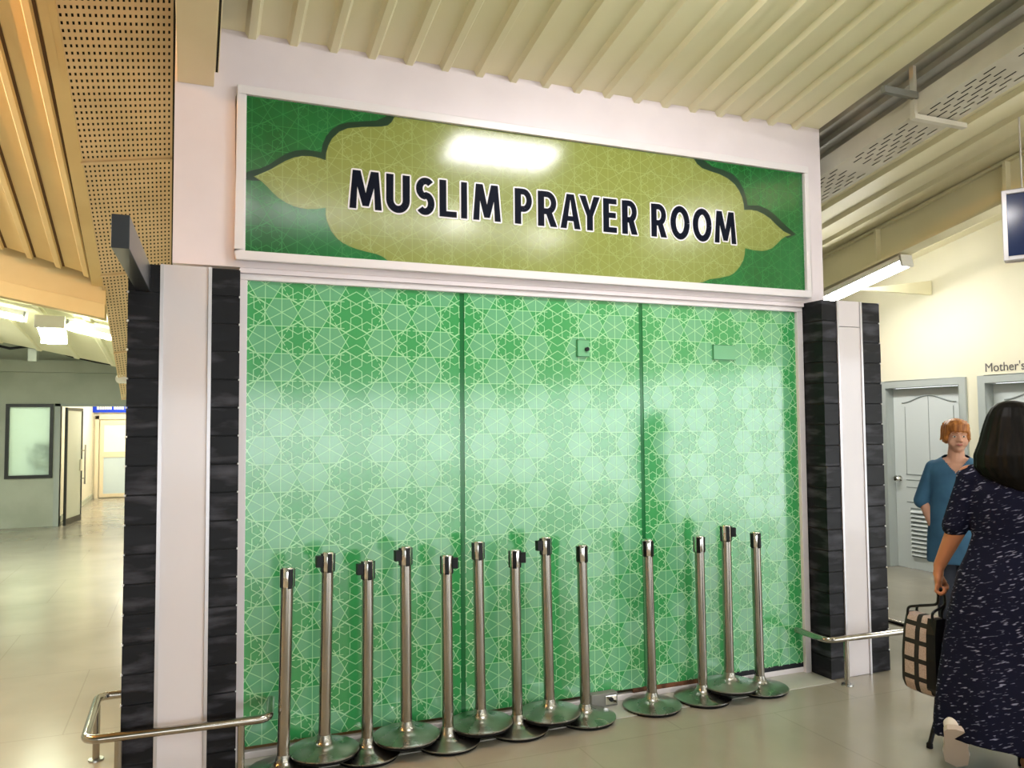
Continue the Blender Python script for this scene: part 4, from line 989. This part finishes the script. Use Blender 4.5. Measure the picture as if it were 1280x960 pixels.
# trailing sneaker and planted sandal
shoe('sneaker', (-.188, -.262, .205), .05, M['shoe_white'], -1.0, wb, M['shoe_sole'], 1.3)
sd = MB(); fx = cx + .018
pr = [(-.036, -.035), (-.034, .06), (-.044, .14), (-.03, .20), (.0, .212), (.035, .19), (.044, .13), (.034, .05), (.036, -.03), (0, -.05)]
lo = [(fx + x, y, .0) for x, y in pr]; hi = [(fx + x, y, .018) for x, y in pr]
sd.face(lo); sd.face(hi[::-1])
for k in range(len(pr)): sd.face([lo[k - 1], hi[k - 1], hi[k], lo[k]])
s_ = sd.build('sandal', M['shoe_sole'], wb)
for pts in ([(fx - .040, .03, .02), (fx - .04, -.005, .075), (fx, -.048, .09), (fx + .04, -.005, .075), (fx + .04, .03, .02)], [(fx - .042, .13, .02), (fx - .02, .12, .062), (fx + .02, .12, .062), (fx + .042, .13, .02)], [(fx - .038, .01, .10), (fx, -.046, .105), (fx + .038, .01, .10), (fx, .045, .105), (fx - .038, .01, .10)]):
    mb = MB(); mb.tube(pts, .008, 8); mb.build('strap', M['plastic'], s_, smooth=True)

# ---- the tote bag in her hand
Rw = Matrix.Rotation(-phi, 3, 'Z'); og = Vector((3.489, 2.609, 0))
bag_l = Vector((-.318, .035, .0)); bag_o = og + Rw @ bag_l
bg_ = thing('tote_bag', 'black banded pale tote bag with thin handles carried by the woman in navy', 'bag', (bag_o.x, bag_o.y, .285), -phi + math.radians(-38))
def bagf(bm):
    rows = [(0, .070, .030), (.015, .095, .055), (.05, .105, .066), (.18, .105, .064), (.30, .098, .052), (.36, .092, .036), (.375, .088, .026)]
    n = 48; R_ = []
    for z, a, b in rows:
        row = []
        for j in range(n):
            t_ = 2 * PI * j / n; c, s_ = math.cos(t_), math.sin(t_); e = .45
            row.append(bm.verts.new((a * math.copysign(abs(c) ** e, c), b * math.copysign(abs(s_) ** e, s_), z)))
        R_.append(row)
    for p, q in zip(R_, R_[1:]):
        for j in range(n): bm.faces.new((p[j], p[(j + 1) % n], q[(j + 1) % n], q[j]))
    bm.faces.new(R_[0][::-1]); bm.faces.new(R_[-1])
blob('body', bagf, .006, M['plaid'], bg_, 2)
gs = MB()
rowsg = [(.012, .098, .04), (.05, .1085, .0675), (.18, .1085, .0655), (.30, .1015, .0535), (.37, .094, .032)]
for (z0, a0, b0), (z1, a1, b1) in zip(rowsg, rowsg[1:]):
    gs.face([(a0, -b0 * .9, z0), (a0, b0 * .9, z0), (a1, b1 * .9, z1), (a1, -b1 * .9, z1)])
    for s in (-1, 1): gs.face([(a0, s * b0 * .9, z0), (a0 - .045, s * b0 * 1.04, z0), (a1 - .045, s * b1 * 1.04, z1), (a1, s * b1 * .9, z1)])
gs.build('black_gusset', M['plastic'], bg_)
inv = Matrix.Rotation(math.radians(38), 3, 'Z')
hd = inv @ (Vector((-.243, .034, .783 - .285)) - Vector((bag_l.x, bag_l.y, 0)))
for s in (-1, 1):
    mb = MB(); mb.tube(fillet([(-.072, s * .030, .31), (-.07, s * .030, .40), (hd.x - .010, hd.y - .012, hd.z - .07), (hd.x - .004, hd.y - .010, hd.z), (hd.x + .006, hd.y + .012, hd.z), (hd.x + .012, hd.y + .012, hd.z - .07), (.072, s * .030, .40), (.074, s * .030, .31)], .02, 5), .0065, 8)
    mb.build('handle', M['plastic'], bg_, smooth=True)

# thin black legs that show below her hem
st_ = thing('folding_stand', 'black thin legged stand showing below the hem of the navy dress', 'stand', (og.x, og.y, 0), -phi)
mb = MB(); mb.tube([(-.205, .22, .46), (-.318, .10, .012)], .011, 10); mb.build('leg', M['plastic'], st_, smooth=True)
mb = MB(); mb.tube([(-.165, .28, .46), (-.06, .34, .012)], .011, 10); mb.build('leg', M['plastic'], st_, smooth=True)
mb = MB(); mb.tube([(-.215, .21, .46), (-.155, .30, .46)], .014, 10); mb.build('hinge_bar', M['plastic'], st_, smooth=True)
for q in ((-.318, .10), (-.06, .34)):
    mb = MB(); mb.lathe([(0, 0), (.015, 0), (.015, .02), (.011, .025)], 12, 0, (q[0], q[1], 0)); mb.build('rubber_foot', M['rubber'], st_, smooth=True)

# ---- woman facing the camera
phf = math.radians(51.215)
wf = thing('person', 'woman with short ginger hair in a blue v-neck tunic, standing before the grey doors', 'person', (5.145, 4.134, 0), -phf)
keep = {}
def body_f(bm):
    keep['T'], keep['R'] = head(bm, (.0, -.005, 1.487), .97, .20, .04)
    cap_prim(bm, (-.005, .012, 1.41), (-.012, .022, 1.29), .052, .062)
    cap_prim(bm, (-.012, .02, 1.30), (-.13, .025, 1.265), .055, .055); cap_prim(bm, (-.012, .02, 1.30), (.11, .025, 1.265), .055, .055)
    ell_prim(bm, (-.012, .01, 1.17), (.155, .108, .14)); ell_prim(bm, (-.012, .0, 1.0), (.145, .115, .16)); ell_prim(bm, (-.012, .01, .84), (.175, .13, .14))
    cap_prim(bm, (-.165, .025, 1.235), (-.228, .02, 1.02), .056, .045); cap_prim(bm, (-.228, .02, 1.02), (-.145, -.06, .775), .044, .027)
    ell_prim(bm, (-.128, -.075, .735), (.022, .035, .045))
    for k in range(4):
        y = -.103 + .019 * k; l_ = (.93, 1., .96, .85)[k]
        p = [(-.122, y, .70), (-.112, y - .004, .70 - .034 * l_), (-.100, y - .004, .70 - .058 * l_), (-.092, y - .002, .70 - .074 * l_)]
        for a, b in zip(p, p[1:]): cap_prim(bm, a, b, .0088, .008, 10)
    p = [(-.130, -.108, .74), (-.115, -.122, .715), (-.103, -.122, .69)]
    for a, b in zip(p, p[1:]): cap_prim(bm, a, b, .0105, .009, 10)
    cap_prim(bm, (.14, .025, 1.235), (.20, .03, 1.00), .056, .045); cap_prim(bm, (.20, .03, 1.00), (.205, -.03, .765), .044, .027)
    ell_prim(bm, (.205, -.04, .72), (.02, .036, .046))
    for k in range(4):
        y = -.068 + .019 * k; l_ = (.93, 1., .96, .85)[k]
        p = [(.205, y, .685), (.20, y - .004, .685 - .036 * l_), (.192, y - .006, .685 - .062 * l_), (.184, y - .006, .685 - .08 * l_)]
        for a, b in zip(p, p[1:]): cap_prim(bm, a, b, .0088, .008, 10)
    p = [(.20, -.072, .725), (.188, -.088, .70), (.18, -.09, .675)]
    for a, b in zip(p, p[1:]): cap_prim(bm, a, b, .0105, .009, 10)
    for s in (-1, 1):
        cap_prim(bm, (s * .085 - .012, .01, .80), (s * .085 - .012, .0, .46), .085, .056); cap_prim(bm, (s * .085 - .012, .0, .46), (s * .085 - .012, .015, .08), .054, .036)
        cap_prim(bm, (s * .085 - .012, .02, .045), (s * .09 - .012, -.12, .03), .034, .025)
blob('body', body_f, .0055, M['skin_l'], wf, 4)
face_parts(wf, keep['T'], keep['R'], .97, M['hair_red'])
def tunic(bm):
    c = -.012
    loft_prim(bm, [(1.355, c, .022, .070, .066), (1.325, c, .02, .115, .078), (1.295, c, .018, .165, .092), (1.24, c, .012, .185, .112), (1.15, c, .005, .178, .124), (1.02, c, .0, .172, .13, .005), (.88, c, .005, .192, .147, .008), (.74, c, .005, .205, .158, .012), (.585, c, .005, .212, .165, .018)], 60)
    for s in (-1, 1):
        e_ = (-.236, .02, 1.015) if s < 0 else (.205, .03, 1.01)
        cap_prim(bm, (c + s * .14, .022, 1.255), e_, .062, .060)
blob('tunic', tunic, .0075, M['blue_top'], wf, 3, cut=lambda c: c.y < .02 and c.z > 1.225 + abs(c.x + .012) * 1.25)
def hairf(bm):
    T, Rm = keep['T'], keep['R']
    E = lambda p, r_: ell_prim(bm, T(*p), r_, Rm)
    E((0, .022, .052), (.090, .098, .082)); E((-.066, .02, .008), (.030, .058, .062)); E((.066, .02, .008), (.030, .058, .062)); E((0, .07, -.005), (.066, .042, .068))
    rr = random.Random(5)
    for k in range(34):
        u = -1 + 2 * k / 33; x = u * .074; y = -.082 * math.sqrt(max(0, 1 - (u * .93) ** 2)) - .004
        z1 = .044 + .010 * abs(u) ** 2 - (.055 * max(0, abs(u) - .72) / .28) + rr.uniform(-.006, .006)
        cap_prim(bm, T(x * .55, y * .55 - .012, .112), T(x * .93, y * .93, .085), .013, .012, 8); cap_prim(bm, T(x * .93, y * .93, .085), T(x * 1.03, y, z1), .012, .005, 8)
    for k in range(60):
        a = rr.uniform(.15, PI - .15); h = rr.uniform(.0, .11); r_ = .092 * math.sqrt(max(.05, 1 - ((h - .045) / .1) ** 2))
        cap_prim(bm, T(r_ * math.cos(a), .022 + r_ * 1.05 * math.sin(a), h), T((r_ + .006) * math.cos(a) + rr.uniform(-.012, .012), .022 + (r_ * 1.05 + .006) * math.sin(a), h - .045), .011, .005, 8)
blob('hair', hairf, .0045, M['hair_red'], wf, 2)
def trous(bm):
    for s in (-1, 1): cap_prim(bm, (s * .085 - .012, .01, .78), (s * .085 - .012, .0, .46), .098, .074); cap_prim(bm, (s * .085 - .012, .0, .46), (s * .085 - .012, .012, .11), .073, .058)
blob('trousers', trous, .009, M['trousers'], wf, 3)
for s in (-1, 1): shoe('shoe', (s * .085 - .012, .03, 0), PI - s * .12, M['plastic'], 0, wf, M['rubber'])


# ------------------------------------------------------------------ tube lamps: seen, inferred, and some added out of view
G = 'tube lamps under the main roof, some added unseen'
lamp('batten_lamp', 'wide tube lamp under the main roof just in front of the sign', (1.78, 2.35, rz(2.35, -.13)), (2.66, 2.35, rz(2.35, -.13)), .42, .09, E_near, G)
for x0, y0 in ((.4, -1.0), (3.2, -1.0), (5.2, 1.2), (5.2, -2.6)):  # unseen lamps added to brighten the hall and the ribbed ceiling
    lamp('batten_lamp', 'added unseen bare tube lamp under the main roof over the concourse', (x0, y0, rz(y0, -.35)), (x0, y0 - 1.2, rz(y0 - 1.2, -.35)), .16, .10, E_cool_added, G, bare=True)
for k in range(4):  # unseen lamp row added for the bright band reflected in the sign
    lamp('batten_lamp', 'added unseen wide tube lamp in the row across the far concourse roof', (-.6 + 1.7 * k, -5.4, rz(-5.4, -.16)), (.95 + 1.7 * k, -5.4, rz(-5.4, -.16)), .40, .09, E_band_added, G)
lamp('batten_lamp', 'warm bare tube lamp under the left ribbed roof', (-2.9, 4.3, 3.85), (-2.9, 3.1, 4.26), .16, .09, E_warm, bare=True)
lamp('batten_lamp', 'white tube lamp under the left ribbed roof over the bright floor', (-2.6, 6.6, 3.25), (-2.6, 5.0, 3.80), .22, .09, E_left)
lamp('batten_lamp', 'white tube lamp under the far green lit ceiling over the bright floor', (-3.2, 11.4, 2.80), (-3.2, 9.9, 2.93), .22, .09, E_left)
lamp('batten_lamp', 'glowing lamp box seen end on under the far green lit ceiling', (-1.44, 10.2, 2.60), (-1.30, 8.9, 2.64), .26, .12, E_green)
lamp('batten_lamp', 'long glowing tube along the far green lit ceiling, running towards the stone pillar', (-1.20, 9.25, 2.66), (-.74, 9.25, 2.55), .12, .1, E_green)
lamp('batten_lamp', 'long glowing tube along the far green lit ceiling at the picture edge', (-2.6, 9.25, 2.93), (-1.56, 9.25, 2.72), .12, .1, E_green)
lamp('batten_lamp', 'tube lamp on the corridor ceiling', (-1.1, 16, 2.56), (-1.1, 17.2, 2.56), .2, .08, E_corr)
lamp('batten_lamp', 'tube lamp at the end of the corridor ceiling', (-1.1, 18.3, 2.56), (-1.1, 19.5, 2.56), .2, .08, E_corr)
lamp('batten_lamp', 'tube lamp in the room behind the frosted window', (-2.9, 16.2, 2.6), (-2.3, 16.2, 2.6), .2, .08, E_corr)
cm_ = thing('wall_fitting', 'small white fitting at the lower end of the perforated soffit beside the pillar', 'fixture', (-.64, 9.2, 2.08))  # plain white fitting, gives no light
p = MB(); p.box((-.03, -.02, -.02), (.06, .1, .1)); p.build('bracket', M['white'], cm_)
p = MB(); p.lathe([(.0, 0), (.03, 0), (.05, .05), (.05, .06), (.0, .055)], 16); q_ = p.build('fitting_head', M['white'], cm_, smooth=True); q_.rotation_euler = (PI / 2, 0, 0); q_.location = (-.04, -.02, .02)

# ------------------------------------------------------------------ sky, camera
w = bpy.data.worlds.new('world'); bpy.context.scene.world = w; w.use_nodes = True
bg = w.node_tree.nodes['Background']; bg.inputs[0].default_value = (.93, .97, 1, 1); bg.inputs[1].default_value = 2.7
cam = bpy.data.cameras.new('camera'); cam.sensor_width = 36; cam.lens = 991.97 / 1280 * 36; cam.clip_start = .05
co = bpy.data.objects.new('camera', cam); C.objects.link(co)
yw, pt, rl = math.radians(22.032), math.radians(2.898), math.radians(-.4297)
fwd = Vector((math.sin(yw) * math.cos(pt), math.cos(yw) * math.cos(pt), math.sin(pt)))
rt = Vector((math.cos(yw), -math.sin(yw), 0)); up = rt.cross(fwd)
R = math.cos(rl) * rt + math.sin(rl) * up; U = -math.sin(rl) * rt + math.cos(rl) * up
mw = Matrix((R, U, -fwd)).transposed().to_4x4(); mw.translation = (0, 0, 1.6)
co.matrix_world = mw
sc = bpy.context.scene; sc.camera = co
vs_ = sc.view_settings; vs_.view_transform = 'Standard'; vs_.look = 'None'; vs_.exposure = 0.66; vs_.gamma = 1; vs_.use_curve_mapping = False
